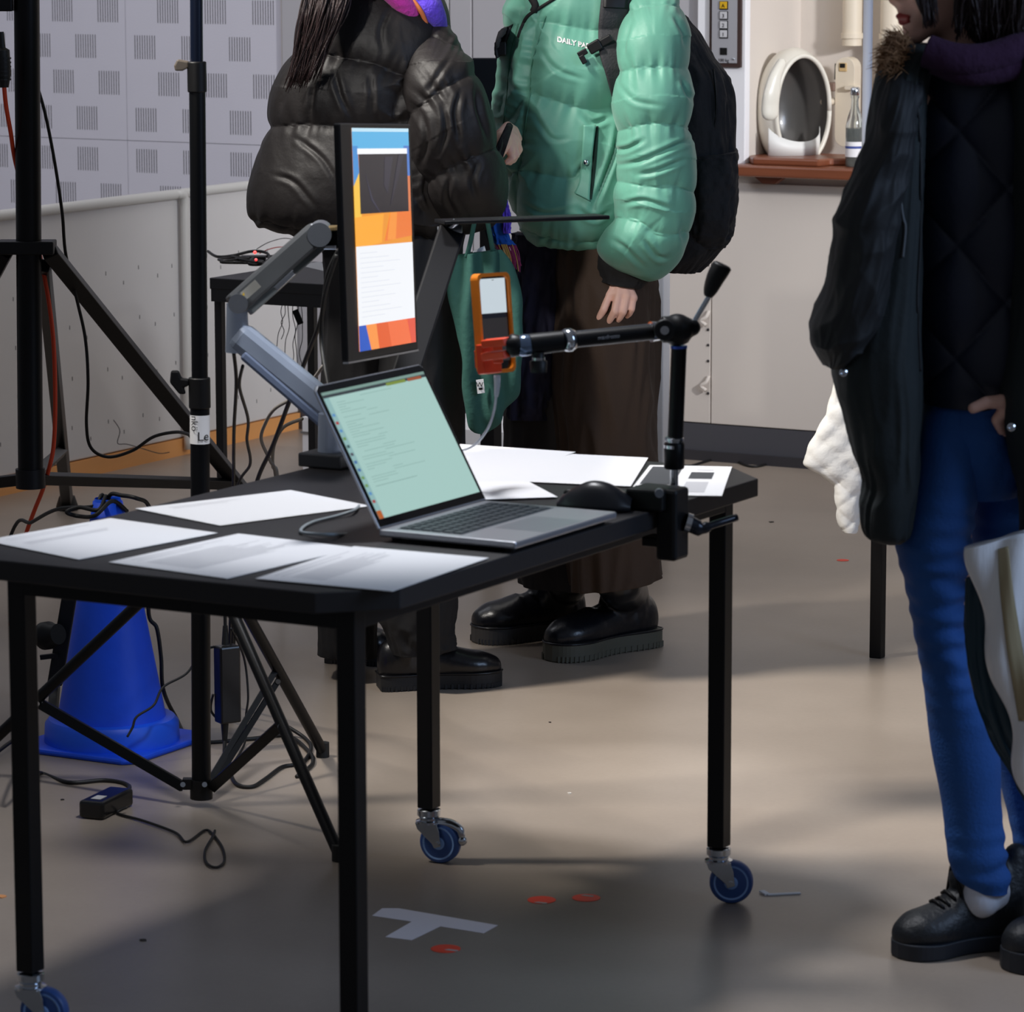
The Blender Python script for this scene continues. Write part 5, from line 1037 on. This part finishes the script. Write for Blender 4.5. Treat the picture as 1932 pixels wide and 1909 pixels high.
# tote bag
TOT = mat('tote_green', (38, 84, 76), .85, var=.08, bump=.15, bscale=80)
tt = thing('tote_bag', 'dark green cloth tote bag hanging from the arm of the person in the black puffer', 'bag', P(920, 650, 7.98))
def td(s, a, p): return .010*math.sin(p.dot(R)*120+noise.noise(p*5)*3)*(1-.6*s)+.006*noise.noise(p*14)
bgm = px_loft([((849, 482), (952, 470), 7.98, .016), ((851, 530), (966, 515), 7.98, .024), ((856, 600), (985, 590), 7.98, .034), ((862, 680), (991, 670), 7.98, .040), ((868, 740), (980, 730), 7.98, .036), ((873, 775), (955, 775), 7.98, .028), ((882, 800), (938, 800), 7.98, .018), ((898, 816), (918, 820), 7.98, .010)], 140, 160, td, 2.6)
link('bag_body', join('bag_body', [(bgm, 0)], [TOT]), tt)
def ribbon(name, pts, w_, m, par, th=.0015, n=30, side=None):
    ps = crv(pts, n); mb = MB()
    def g_(i, j):
        t = (ps[min(j+1, n-1)]-ps[max(j-1, 0)]).normalized(); s_ = (side or R); s_ = (s_-t*s_.dot(t)).normalized()
        return ps[j]+s_*(w_/2*(1 if i else -1))
    mb.grid(g_, 2, n); o = mb.obj(name, m, par, smooth=180); sd_ = o.modifiers.new('solid', 'SOLIDIFY'); sd_.thickness = th; return o
ribbon('strap', [P(905, 345, 7.93), P(898, 400, 7.94), P(889, 450, 7.95), P(880, 486, 7.965)], .010, TOT, tt)
ribbon('strap', [P(905, 345, 7.93), P(916, 400, 7.94), P(924, 440, 7.95), P(930, 474, 7.965)], .010, TOT, tt)
ribbon('strap', [P(906, 350, 8.02), P(910, 400, 8.02), P(922, 450, 8.01), P(938, 478, 8.0)], .006, BLKC, tt)
MB().prism([P(888, 486, 7.99), P(893, 473, 7.99), P(914, 464, 7.99), P(917, 474, 7.99)], F*.002).obj('paper_inside', PAPER, tt)
lb2 = MB().prism([P(898, 717, 7.934), P(912, 715, 7.934), P(915, 741, 7.936), P(901, 743, 7.936)], F*.002).obj('sewn_label', PAPER, tt)
text('W', .015, P(905, 730, 7.9325), R, UP, BLKP, 'label_mark', lb2, align='CENTER', depth=.0002)
MB().prism([P(903, 732, 7.9325), P(910, 731, 7.9325), P(911, 735, 7.9325), P(904, 736, 7.9325)], F*.0003).obj('label_line', BLKP, lb2)
# ---------------------------------------------------------------- person B: green puffer jacket
fb = G(1130, 1235); pb_ = thing('person', 'person in a green puffer jacket and dark brown wide trousers, hand hanging', 'person', (fb.x, fb.y, 0))
dB = 8.42; fwB = B(-.72, -.68, -.12).normalized(); hB_ = P(1110, -230, 8.40)
dh = 8.27
hdB = hand(P(1170, 530, dh+.01), dict(index=[P(1150, 557, dh-.006), P(1139, 584, dh-.016), P(1131, 598, dh-.008), P(1129, 608, dh)], middle=[P(1167, 556, dh-.014), P(1160, 587, dh-.026), P(1152, 601, dh-.014), P(1147, 610, dh-.004)], ring=[P(1182, 558, dh-.014), P(1176, 588, dh-.024), P(1169, 600, dh-.012), P(1164, 606, dh)], pinky=[P(1194, 562, dh-.008), P(1192, 583, dh-.016), P(1188, 592, dh-.006), P(1183, 597, dh+.004)], thumb=[P(1133, 545, dh+.004), P(1128, 566, dh+.004), P(1129, 588, dh+.002)]))
oB, sB, uB = body('body', pb_, hB_, fwB, P(1125, -110, 8.42), P(1120, 30, 8.42), P(1105, 470, 8.45), [[P(1240, 40, 8.36), P(1240, 290, 8.3), P(1178, 510, 8.28)], [P(985, 60, 8.5), P(965, 290, 8.5), P(1000, 420, 8.5)]], [[P(1040, 560, 8.52), P(1050, 850, 8.54), P(1055, 1040, 8.57)], [P(1150, 560, 8.42), P(1150, 850, 8.4), P(1166, 1120, 8.38)]], [hdB])
tB = px_loft([((1085, -122), (1165, -124), dB, .055), ((1045, -100), (1200, -104), dB, .085), ((1000, -70), (1230, -75), dB, .11), ((965, -10), (1262, -20), dB, .15), ((950, 45), (1272, 40), dB, .17), ((942, 100), (1272, 100), dB, .185), ((934, 160), (1270, 160), dB, .19), ((928, 215), (1266, 215), dB, .19), ((932, 270), (1262, 275), dB, .195), ((950, 330), (1256, 330), dB, .195), ((962, 385), (1245, 385), dB, .19), ((975, 430), (1222, 432), dB, .17), ((1000, 458), (1180, 464), dB, .14), ((1040, 462), (1150, 468), dB, .09)],
    320, 360, None, 2.3)
quilt(tB, [[(940, 62), (975, 45), (1029, 41), (1071, 49), (1128, 57), (1190, 52)], [(930, 236), (960, 225), (998, 179), (1055, 194), (1112, 207), (1185, 205)], [(940, 345), (977, 323), (1029, 331), (1076, 338), (1104, 322)], [(1018, 20), (1008, 52), (996, 155), (990, 217), (975, 331), (968, 452)], [(985, 10), (972, 52), (952, 155), (939, 212)], [(985, 440), (1040, 456), (1110, 462), (1180, 462)]],
    [([(1112, 402), (1135, 350), (1158, 285), (1169, 228)], 1.6), [(1080, 338), (1098, 318), (1118, 300)], [(1100, 212), (1118, 232), (1150, 222)], ([(1010, 215), (1040, 260), (1070, 262)], .5), ([(990, 380), (1030, 400), (1080, 392)], .6), ([(1090, 392), (1120, 410), (1150, 395)], 1), ([(1020, 90), (1050, 130), (1100, 150)], .5), ([(960, 120), (968, 160), (985, 175)], .8), ([(945, 300), (958, 330), (952, 380)], 1)],
    .022, .036, .0042, 62, .0055, .008, 11)
jB = link('puffer_jacket', join('puffer_jacket', [(tB, 0)], [NYG]), pb_)
sB_ = px_loft([((1196, -22), (1258, -30), 8.33, .05), ((1180, 8), (1282, 2), 8.29, .085), ((1168, 60), (1294, 56), 8.26, .105), ((1160, 125), (1301, 120), 8.25, .115), ((1158, 190), (1304, 186), 8.24, .12), ((1163, 245), (1303, 240), 8.24, .12), ((1168, 300), (1307, 300), 8.24, .12), ((1159, 355), (1310, 352), 8.24, .12), ((1157, 395), (1307, 398), 8.25, .12), ((1140, 440), (1299, 446), 8.25, .115), ((1132, 472), (1278, 488), 8.26, .095), ((1160, 500), (1248, 516), 8.27, .06), ((1195, 514), (1226, 524), 8.28, .03)],
    260, 360, None, 2.3)
quilt(sB_, [[(1155, 139), (1164, 136), (1210, 128), (1260, 127), (1306, 129)], [(1150, 252), (1174, 245), (1226, 233), (1270, 236), (1310, 243)], [(1152, 340), (1164, 342), (1226, 353), (1270, 352), (1314, 364)], [(1140, 412), (1165, 410), (1210, 420), (1241, 442), (1300, 438)], [(1180, 20), (1230, 4), (1285, 12)]],
    [[(1166, 312), (1205, 305), (1241, 290), (1280, 272), (1309, 260)], [(1160, 283), (1185, 280), (1215, 264)], ([(1200, 330), (1240, 322), (1290, 300)], .9), ([(1170, 160), (1200, 190), (1250, 200)], .4), ([(1285, 150), (1292, 175), (1303, 190)], 1.2), ([(1175, 385), (1215, 378), (1265, 392)], .8), ([(1215, 450), (1240, 480), (1260, 480)], .9), ([(1190, 40), (1182, 70), (1176, 110)], .7), ([(1270, 30), (1285, 60), (1292, 90)], .8), ([(1155, 450), (1185, 470), (1215, 500)], .7)],
    .012, .026, .0045, 64, .005, .006, 15)
link('sleeve', join('sleeve', [(sB_, 0)], [NYG]), jB)
cf = px_loft([((1128, 470), (1238, 500), 8.28, .055), ((1126, 500), (1224, 524), 8.28, .045), ((1130, 530), (1208, 545), 8.28, .036)], 70, 40, cloth(.003), 2)
link('cuff', join('cuff', [(cf, 0)], [BLKC]), jB, label='black knitted cuff')
trB = tree_of(jB)
def drape(me, off, tree=trB, back=1.0):
    for v in me.vertices:
        d0 = (v.co-EYE).normalized(); h = tree.ray_cast(v.co - d0*back, d0)
        if h[0] is not None: v.co = h[0] - d0*(off)
SEAM = mat('green_seam', (60, 118, 96), .5)
def seamline(pts, r=.0016, m=SEAM, name='seam', n=50, off=.0005, par=jB, tree=trB):
    mb = MB(); ps = crv([P(u, v, 8.2) for u, v in pts], n); qs = []
    for p in ps:
        d0 = (p-EYE).normalized(); h = tree.ray_cast(EYE, d0); qs.append((h[0]-d0*off) if h[0] is not None else p)
    mb.tube(qs, r, 6); return mb.obj(name, m, par, smooth=180)
seamline([(1030, 30), (1004, 120), (1000, 180), (992, 230), (984, 300), (976, 330)])
seamline([(978, 45), (962, 110), (956, 180), (950, 230), (948, 270)])
# placket edge + black zip at the collar
seamline([(1050, -5), (1020, 14), (996, 30), (985, 50), (978, 70)], .004, BLKC, 'zip')
seamline([(1002, -5), (1010, 10), (1006, 22)], .009, BLKC, 'zip')
tx = text('DAILY PAPER', .0152, P(1051, 78, 8.15), (P(1112, 90, 8.15)-P(1051, 76, 8.15)), UP, mat('white_print', (240, 240, 240), .5), 'printed_lettering', jB, bold=.0006)
drape(tx.data, .0015, back=.6)
# pocket welt with snap
pk = MB(); pks = [P(u, v, 8.15) for u, v in ((1100, 236), (1127, 237), (1120, 330), (1114, 378), (1088, 366), (1094, 330))]
def snap_pt(u, v, off=.004, tree=trB):
    d0 = (P(u, v, 8)-EYE).normalized(); h = tree.ray_cast(EYE, d0); return (h[0] if h[0] is not None else P(u, v, 8.25)) - d0*off
def gridstrip(name, left, right, m, par, n=30, off=.004, nu=7, th=.004, tree=trB):
    L_ = cr(left, n); Q_ = cr(right, n); mb = MB()
    mb.grid(lambda i, j: snap_pt(L_[j][0]+(Q_[j][0]-L_[j][0])*i/(nu-1), L_[j][1]+(Q_[j][1]-L_[j][1])*i/(nu-1), off, tree), nu, n)
    o = mb.obj(name, m, par, smooth=180); sd_ = o.modifiers.new('solid', 'SOLIDIFY'); sd_.thickness = th; sd_.offset = 0; return o
gridstrip('pocket_welt', [(1101, 236), (1098, 290), (1094, 340), (1084, 364)], [(1124, 237), (1118, 290), (1114, 345), (1112, 378)], NYG, jB, off=.007, th=.007)
gridstrip('pocket_slit', [(1125, 238), (1119, 290), (1116, 340), (1113, 376)], [(1129, 238), (1126, 290), (1121, 340), (1116, 376)], mat('slit_dark_green', (14, 40, 34), .9), jB, off=.0025, nu=3, th=.001)
MB().ball(snap_pt(1106, 306, .012), (.007, .007, .007), n=16, m=10).obj('snap_button', CHR, jB, smooth=180)
# trousers
BRN = mat('brown_cloth', (62, 46, 34), .85, var=.12, vscale=7, bump=.15, bscale=70)
NVY = mat('navy_cloth', (22, 22, 48), .85, bump=.12, bscale=60)
l1 = px_loft([((1046, 450), (1236, 462), 8.40, .11), ((1050, 540), (1243, 540), 8.40, .13), ((1052, 640), (1244, 640), 8.40, .13), ((1050, 760), (1241, 760), 8.40, .13), ((1052, 860), (1242, 860), 8.40, .13), ((1060, 980), (1245, 980), 8.40, .13), ((1072, 1108), (1249, 1084), 8.40, .13)], 120, 160, cloth(.014, 1.4, 2, 21))
l2 = px_loft([((972, 440), (1120, 450), 8.55, .10), ((962, 540), (1120, 540), 8.55, .12), ((950, 700), (1115, 700), 8.55, .12), ((946, 850), (1112, 850), 8.55, .12), ((955, 980), (1115, 980), 8.55, .12), ((975, 1094), (1125, 1106), 8.55, .12)], 100, 140, cloth(.012, 1.4, 2, 25))
tr_ = link('trousers', join('trousers', [(l1, 0)], [BRN]), pb_)
link('trouser_leg', join('trouser_leg', [(l2, 0)], [mat('shaded_brown_cloth', (26, 22, 24), .85)]), tr_, label='other trouser leg, almost black')  # same brown trousers, shadow on this leg painted into the cloth colour
np_ = px_loft([((968, 440), (1068, 448), 8.44, .05), ((970, 520), (1066, 520), 8.44, .05), ((966, 620), (1060, 620), 8.44, .05), ((962, 720), (1052, 720), 8.45, .05), ((960, 790), (1046, 790), 8.46, .04)], 70, 90, cloth(.010, 3, 4, 33))
link('long_shirt', join('long_shirt', [(np_, 0)], [NVY]), pb_)
BTL = mat('boot_leather', (17, 18, 24), .3, var=.1, bump=.12, bscale=50); SOO = mat('olive_grey_sole', (88, 86, 74), .6)
shoe('boot', G(892, 1212), G(1100, 1196), .125, 'boot', pb_, BTL, mat('dark_grey_sole', (60, 58, 58), .6), .036, .17, P(1068, 1100, 8.62))
shoe('boot', G(1035, 1248), G(1229, 1214), .125, 'boot', pb_, BTL, SOO, .038, .17, P(1168, 1100, 8.38), label='near boot with an olive grey sole')
hairmass('hair', hB_, fwB, pb_, HAIR)
# backpack
bk = thing('backpack', 'black backpack worn behind the green puffer jacket', 'backpack', P(1310, 280, 8.7))
BPM = mat('backpack_black', (17, 19, 25), .8, bump=.2, bscale=90)
bb_ = px_loft([((1235, 20), (1292, 28), 8.70, .06), ((1235, 60), (1318, 62), 8.70, .10), ((1235, 110), (1346, 106), 8.70, .13), ((1235, 160), (1374, 150), 8.70, .15), ((1235, 230), (1384, 222), 8.70, .16), ((1235, 300), (1387, 296), 8.70, .16), ((1235, 370), (1387, 370), 8.70, .16), ((1235, 430), (1377, 440), 8.70, .15), ((1235, 478), (1352, 476), 8.70, .13), ((1240, 508), (1316, 512), 8.70, .08)], 120, 160, cloth(.008, 3, 4, 41), 2.6)
bo = link('bag_body', join('bag_body', [(bb_, 0)], [BPM]), bk)
MB().tube(crv([P(1346, 130, 8.56), P(1352, 200, 8.55), P(1345, 270, 8.55), P(1340, 330, 8.55)], 30), .0025, 6).obj('zip', BLKP, bo, smooth=180)
fp = px_loft([((1290, 290), (1390, 282), 8.66, .13), ((1290, 350), (1391, 345), 8.66, .15), ((1290, 420), (1384, 425), 8.66, .14), ((1290, 462), (1366, 464), 8.66, .10)], 80, 70, cloth(.006, 3, 4, 44), 3)
link('front_pocket', join('front_pocket', [(fp, 0)], [BPM]), bk)
STR = mat('strap_webbing', (38, 38, 42), .75, bump=.2, bscale=200)
gridstrip('shoulder_strap', [(1138, -30), (1133, 10), (1129, 60), (1131, 100), (1143, 140), (1157, 190)], [(1192, -30), (1188, 10), (1181, 60), (1173, 100), (1170, 140), (1167, 195)], STR, bk, 50, .010, 8, .010)
gridstrip('strap_patch', [(1140, -12), (1139, 0), (1138, 14)], [(1186, -10), (1184, 2), (1182, 16)], BLKP, bk, 14, .018, 8, .003)
gridstrip('shoulder_strap', [(940, 60), (934, 84), (938, 110)], [(966, 46), (956, 72), (950, 100)], STR, bk, 14, .008, 5, .006)
bkx = (P(1155, 68, 8.1)-P(1088, 106, 8.1)).normalized(); by_ = bkx.cross(F).normalized()
c1 = snap_pt(1122, 88, .020); MB().box(c1, (.030, .024, .012), (bkx, by_, F)).obj('buckle', BLKP, bk, bevel=.003)
c2 = snap_pt(1143, 77, .022); MB().box(c2, (.030, .018, .010), (bkx, by_, F)).obj('buckle_socket', BLKP, bk, bevel=.003)
c3 = snap_pt(1099, 100, .016); MB().box(c3, (.022, .013, .008), (bkx, by_, F)).obj('buckle_strap', BLKP, bk, bevel=.002)
MB().box(snap_pt(1100, 112, .014), (.012, .020, .007), (bkx, by_, F)).obj('buckle_prong', BLKP, bk, bevel=.002)
MB().box(P(944, 92, 8.30), (.026, .016, .03), (R, F, UP)).obj('buckle', BLKP, bk, bevel=.003)
# ---------------------------------------------------------------- person C: parka, jeans
fc = G(1840, 1800); pc_ = thing('person', 'person in a long dark parka, blue jeans and black sneakers at the right edge', 'person', (fc.x, fc.y, 0))
dC = 5.97; fwC = B(-.90, -.36, -.22).normalized(); hC_ = P(1779, -83, dC)
dq = 5.86
hdC = hand(P(1915, 772, dq+.01), dict(index=[P(1893, 776, dq), P(1880, 792, dq), P(1886, 806, dq+.01)], middle=[P(1896, 782, dq+.012), P(1886, 800, dq+.012), P(1890, 812, dq+.02)], ring=[P(1902, 786, dq+.024), P(1894, 804, dq+.024), P(1898, 816, dq+.03)], pinky=[P(1908, 788, dq+.034), P(1902, 804, dq+.034), P(1906, 814, dq+.04)], thumb=[P(1888, 758, dq-.006), P(1862, 759, dq-.012), P(1836, 770, dq-.010)]))
oC, sC, uC = body('body', pc_, hC_, fwC, P(1835, 95, dC+.02), P(1835, 260, dC+.03), P(1838, 770, dC+.06), [[P(1715, 190, dC-.02), P(1655, 430, dC-.08), P(1605, 610, dC-.10)], [P(1980, 190, dC), P(1995, 500, dC-.04), P(1925, 768, dq+.01)]], [[P(1775, 880, dC), P(1780, 1220, dC), P(1825, 1440, dC), P(1858, 1690, dC)], [P(1890, 880, dC+.11), P(1885, 1250, dC+.13), P(1925, 1450, dC+.11), P(1958, 1700, dC+.07)]], [hdC])
PK = mat('parka_cloth', (26, 34, 36), .8, var=.12, vscale=6, bump=.15, bscale=60); PKS = mat('parka_sleeve_cloth', (24, 26, 29), .7, var=.1, bump=.15, bscale=40)
QN = mat('quilted_navy', (18, 26, 46), .5, var=.1, bump=.1, bscale=60)
c1_ = px_loft([((1690, 78), (1775, 85), dC-.02, .07), ((1662, 128), (1752, 132), dC-.02, .11), ((1650, 200), (1742, 205), dC-.02, .13), ((1640, 300), (1740, 305), dC-.03, .13), ((1625, 420), (1737, 420), dC-.03, .13), ((1600, 540), (1733, 540), dC-.03, .13), ((1582, 640), (1730, 640), dC-.04, .13), ((1572, 700), (1733, 700), dC-.04, .13), ((1590, 780), (1737, 780), dC-.04, .12), ((1606, 850), (1736, 850), dC-.04, .12), ((1624, 905), (1735, 905), dC-.04, .11), ((1616, 950), (1731, 950), dC-.04, .10), ((1626, 1000), (1722, 1002), dC-.04, .08), ((1668, 1020), (1702, 1021), dC-.04, .04)],
    160, 260, lambda s, a, p: .010*math.sin(p.dot(R)*62+s*3)*max(0, s-.45)*1.8 + cloth(.007, 1.3, 2.5, 51)(s, a, p), 2.6)
pk_ = link('parka', join('parka', [(c1_, 0)], [PK]), pc_)
slv = px_loft([((1690, 116), (1716, 118), dC-.04, .02), ((1674, 132), (1734, 138), dC-.07, .05), ((1655, 190), (1732, 190), dC-.11, .075), ((1640, 260), (1722, 260), dC-.12, .08), ((1612, 330), (1712, 335), dC-.13, .08), ((1580, 395), (1702, 400), dC-.14, .08), ((1572, 440), (1690, 450), dC-.14, .078), ((1568, 500), (1678, 510), dC-.14, .075), ((1552, 560), (1664, 575), dC-.14, .072), ((1537, 620), (1640, 640), dC-.13, .068), ((1542, 655), (1618, 672), dC-.12, .06), ((1556, 690), (1590, 694), dC-.10, .04)],
    140, 200, lambda s, a, p: .009*(.5-abs(noise.noise(V((a*.7, s*8, 3))))*2.2) + cloth(.005, 1.3, 3, 55)(s, a, p), 2.2)
link('sleeve', join('sleeve', [(slv, 0)], [PKS]), pk_)
def qd2(s, a, p):
    x = p.dot(R)*15; z = p.z*13; return .016*(abs(math.sin((x+z)*1.35))*abs(math.sin((x-z)*1.35)))**.5 - .004
inn = px_loft([((1740, 92), (1960, 92), dC+.04, .10), ((1715, 170), (1985, 165), dC+.04, .125), ((1712, 300), (1990, 300), dC+.04, .13), ((1714, 450), (1992, 450), dC+.04, .13), ((1716, 600), (1992, 600), dC+.04, .13), ((1722, 700), (1988, 700), dC+.04, .13), ((1734, 752), (1975, 765), dC+.04, .115)], 220, 260, qd2, 2.3)
link('quilted_jacket', join('quilted_jacket', [(inn, 0)], [QN]), pc_)
rp = px_loft([((1935, 62), (1985, 56), dC-.02, .04), ((1915, 76), (2030, 70), dC-.04, .08), ((1900, 100), (2060, 90), dC-.05, .10), ((1905, 300), (2090, 300), dC-.06, .12), ((1900, 560), (2100, 560), dC-.06, .12), ((1886, 700), (2105, 700), dC-.07, .12), ((1884, 780), (2110, 780), dC-.07, .12), ((1902, 850), (2112, 850), dC-.07, .11), ((1922, 920), (2112, 920), dC-.07, .10), ((1926, 1000), (2108, 1000), dC-.07, .09)], 100, 160, cloth(.008, 1.3, 2, 61), 2.6)
# right-hand sleeve and front panel of the same coat
link('coat_front', join('coat_front', [(rp, 0)], [PK]), pk_)
for (u, v, dd) in ((1683, 429, dC-.185), (1591, 703, dC-.165), (1908, 806, dC-.19)): 
    MB().lathe([(.0065, 0), (.0065, .003), (.004, .0045), (.0025, .002)], P(u, v, dd), (P(u, v, dd-.1)-P(u, v, dd)).normalized(), 20).obj('snap_button', CHR, pk_, smooth=40)
trC = tree_of(pk_)
seamline([(1664, 158), (1680, 195), (1690, 290), (1702, 400), (1708, 430), (1703, 485)], .0024, mat('grey_piping', (92, 96, 100), .6), 'drawcord', 60, .002, pk_, trC)
seamline([(1730, 180), (1737, 300), (1736, 450), (1731, 560), (1736, 700)], .003, PKS, 'front_edge', 60, .001, pk_, trC)
FUR = mat('brown_fur', (150, 112, 78), .9, var=.4, vscale=40)
rr = random.Random(21); mb = MB()
for k in range(1100):
    s = rr.random(); b0 = P(1700, 74, dC-.10).lerp(P(1682, 124, dC-.12), s)+V([rr.gauss(0, .008) for _ in range(3)])
    d_ = (-R*rr.uniform(.2, 1.0)+UP*rr.uniform(-.3, .7)-F*rr.uniform(-.2, .6)+V([rr.gauss(0, .3) for _ in range(3)])).normalized()
    mb.tube([b0, b0+d_*.010, b0+d_*.020-UP*.003], [.0009, .0007, .0002], 4)
mb.obj('fur_trim', FUR, pk_, kind='stuff')
mb = MB(); mb.caps([P(1706, 84, dC-.06), P(1698, 100, dC-.06), P(1694, 128, dC-.06)], [.013, .013, .012]); link('collar', fuse(mb, .004, 3, name='collar', mats=[mat('fur_base', (96, 70, 50), .9)]), pk_)
hC = hairmass('hair', hC_, fwC, pc_, HAIR, extra=(([P(1736, -80, dC-.10), P(1742, -10, dC-.10), P(1752, 34, dC-.095)], [.020, .015, .008]), ([P(1880, -20, dC-.03), P(1880, 40, dC-.02), P(1885, 80, dC-.0)], [.05, .05, .04]), ([P(1840, -30, dC-.09), P(1846, 20, dC-.08), P(1852, 62, dC-.07)], [.03, .028, .02])))
strands('hair_strand', HAIR, hC, (P(1722, -50, dC-.12), P(1762, -60, dC-.12)), (P(1742, 52, dC-.115), P(1768, 50, dC-.115)), 70, .0022, .0006, .003, 6, segs=8, kind='stuff')
strands('hair_strand', HAIR, hC, (P(1812, -40, dC-.10), P(1930, -60, dC-.12)), (P(1806, 70, dC-.09), P(1925, 92, dC-.1)), 260, .0028, .0008, .005, 7, segs=8, kind='stuff')
mb = MB(); mb.tube(crv([P(1748, 96, dC-.13), P(1800, 112, dC-.14), P(1860, 112, dC-.13), P(1930, 90, dC-.1), P(1980, 70, dC)], 30), .026, 16); mb.tube(crv([P(1765, 112, dC-.12), P(1820, 132, dC-.13), P(1880, 130, dC-.12), P(1950, 110, dC-.1)], 30), .024, 16)
mb.obj('scarf', mat('dark_purple_scarf', (48, 18, 50), .95, bump=.4, bscale=70), pc_, smooth=180)
# jeans
JN = mat('jeans_denim', (30, 84, 156), .8, var=.30, vscale=9, bump=.2, bscale=160)
def kneew(s, a, p):
    z = p.z; k = math.exp(-((z-.58)/.13)**2)+.6*math.exp(-((z-.14)/.06)**2)+.35*math.exp(-((z-.98)/.05)**2)
    return .0045*k*math.sin(z*170+math.sin(a)*1.2+noise.noise(p*20)*2)*(.5-.5*math.cos(a-PI)+.3) + .004*noise.noise(p*9)
pelv = px_loft([((1738, 730), (1945, 735), dC+.04, .11), ((1732, 800), (1945, 800), dC+.04, .125), ((1722, 860), (1940, 870), dC+.04, .12), ((1760, 930), (1920, 930), dC+.05, .09)], 90, 60, cloth(.004))
jl = px_loft([((1760, 742), (1860, 745), dC+.02, .085), ((1732, 800), (1856, 806), dC+.01, .09), ((1724, 850), (1852, 856), dC-.0, .092), ((1708, 910), (1846, 920), dC, .095), ((1692, 980), (1838, 985), dC, .095), ((1692, 1040), (1830, 1045), dC, .092), ((1708, 1110), (1824, 1115), dC, .086), ((1722, 1180), (1822, 1185), dC-.005, .080), ((1738, 1250), (1830, 1250), dC-.01, .076), ((1744, 1310), (1850, 1310), dC-.01, .072), ((1750, 1370), (1876, 1370), dC, .070), ((1762, 1440), (1888, 1440), dC, .068), ((1777, 1520), (1888, 1520), dC, .060), ((1790, 1600), (1894, 1600), dC, .052), ((1802, 1650), (1904, 1655), dC, .047), ((1832, 1676), (1904, 1682), dC, .040)], 160, 360, kneew, 2.1)
jr = px_loft([((1828, 850), (1950, 850), dC+.11, .09), ((1826, 980), (1955, 985), dC+.12, .09), ((1822, 1110), (1948, 1115), dC+.13, .085), ((1820, 1250), (1945, 1250), dC+.13, .078), ((1842, 1330), (1958, 1330), dC+.12, .072), ((1880, 1450), (1975, 1450), dC+.11, .068), ((1915, 1600), (1990, 1600), dC+.09, .05), ((1925, 1700), (1992, 1700), dC+.07, .042)], 120, 260, kneew, 2.1)
link('jeans', join('jeans', [(pelv, 0), (jl, 0), (jr, 0)], [JN]), pc_)
SNK = mat('sneaker_black', (20, 24, 30), .5, var=.2, vscale=30, bump=.2, bscale=120); SNS = mat('sneaker_sole', (22, 28, 38), .55)
sk, sh_, sD, sA_, sL = shoe('sneaker', G(1688, 1806), G(1926, 1776), .108, 'sneaker', pc_, SNK, SNS, .022)
trk = tree_of(sk)
def onshoe(s, w_, off=.002):
    p = sh_+sD*(sL*s)+sA_*w_+UP*.4; h = trk.ray_cast(p, -UP); return (h[0]+UP*off) if h[0] is not None else sh_+sD*(sL*s)+sA_*w_+UP*.1
for k in range(6):
    s = .46+.045*k; mb = MB(); mb.tube([onshoe(s-.01, -.022), onshoe(s, -.008, .004), onshoe(s+.004, .008, .004), onshoe(s-.01, .022)], .0028, 8); mb.obj('lace', BLKP, sk, smooth=180)
mb = MB(); mb.tube(crv([sh_+sD*.006+UP*.125, sh_-sD*.010+UP*.150, sh_+sD*.012+UP*.158, sh_+sD*.026+UP*.135], 14), .004, 8); mb.obj('heel_loop', BLKP, sk, smooth=180)
mb = MB(); mb.caps([P(1868, 1684, dC+.01), P(1864, 1650, dC)], [.034, .032]); mb.caps([P(1852, 1694, dC-.005), P(1852, 1655, dC)], [.033, .032]); link('sock', fuse(mb, .004, 3, name='sock', mats=[mat('sock_white', (214, 218, 230), .9)]), pc_)
shoe('sneaker', G(1897, 1832), G(2110, 1800), .108, 'sneaker', pc_, SNK, SNS, .030)
# translucent bag carried at the right edge
SIL = mat('silver_plastic', (238, 240, 248), .35, 0, var=.25, vscale=7, stretch=(3, 3, .5), bump=.35, bscale=14)
TEA = mat('teal_lining', (22, 52, 66), .4, .1, var=.3, vscale=6)
GLD = mat('gold_tint_plastic', (168, 154, 122), .35, .2)
pbg = thing('plastic_bag', 'tapering silver grey plastic bag hanging at the right edge in front of the jeans', 'bag', P(1900, 1250, 5.72))
b1_ = px_loft([((1828, 1032), (2010, 985), 5.74, .02), ((1836, 1080), (2012, 1060), 5.74, .03), ((1852, 1160), (2014, 1150), 5.74, .035), ((1872, 1250), (2016, 1250), 5.74, .035), ((1893, 1340), (2020, 1340), 5.74, .03), ((1915, 1430), (2024, 1430), 5.74, .02), ((1936, 1500), (2026, 1500), 5.74, .012)], 120, 160, lambda s, a, p: .008*math.sin(p.dot(R)*90+s*6)+.006*noise.noise(p*12), 2.6)
link('bag_body', join('bag_body', [(b1_, 0)], [SIL]), pbg)
b2_ = px_loft([((1824, 1090), (1900, 1080), 5.80, .012), ((1818, 1190), (1925, 1180), 5.80, .02), ((1832, 1290), (1935, 1280), 5.80, .02), ((1868, 1390), (1950, 1380), 5.80, .015), ((1915, 1470), (1975, 1465), 5.80, .012), ((1932, 1510), (1985, 1505), 5.80, .01)], 60, 80, cloth(.006), 2.6)
link('bag_lining', join('bag_lining', [(b2_, 0)], [TEA]), pbg, label='dark teal edge of the plastic bag')
gl_ = tree_of(bpy.data.objects[[o.name for o in pbg.children if o.name.startswith('bag_body')][0]])
gridstrip('gold_stripe', [(1882, 1036), (1888, 1130), (1902, 1240), (1922, 1360)], [(1902, 1030), (1914, 1130), (1932, 1240), (1950, 1360)], GLD, pbg, 30, .002, 4, .001, gl_)
MB().tube(crv([P(1945, 1000, 5.74), P(1950, 880, 5.76), P(1955, 780, 5.80)], 12), .004, 8).obj('handle', SIL, pbg, smooth=180)
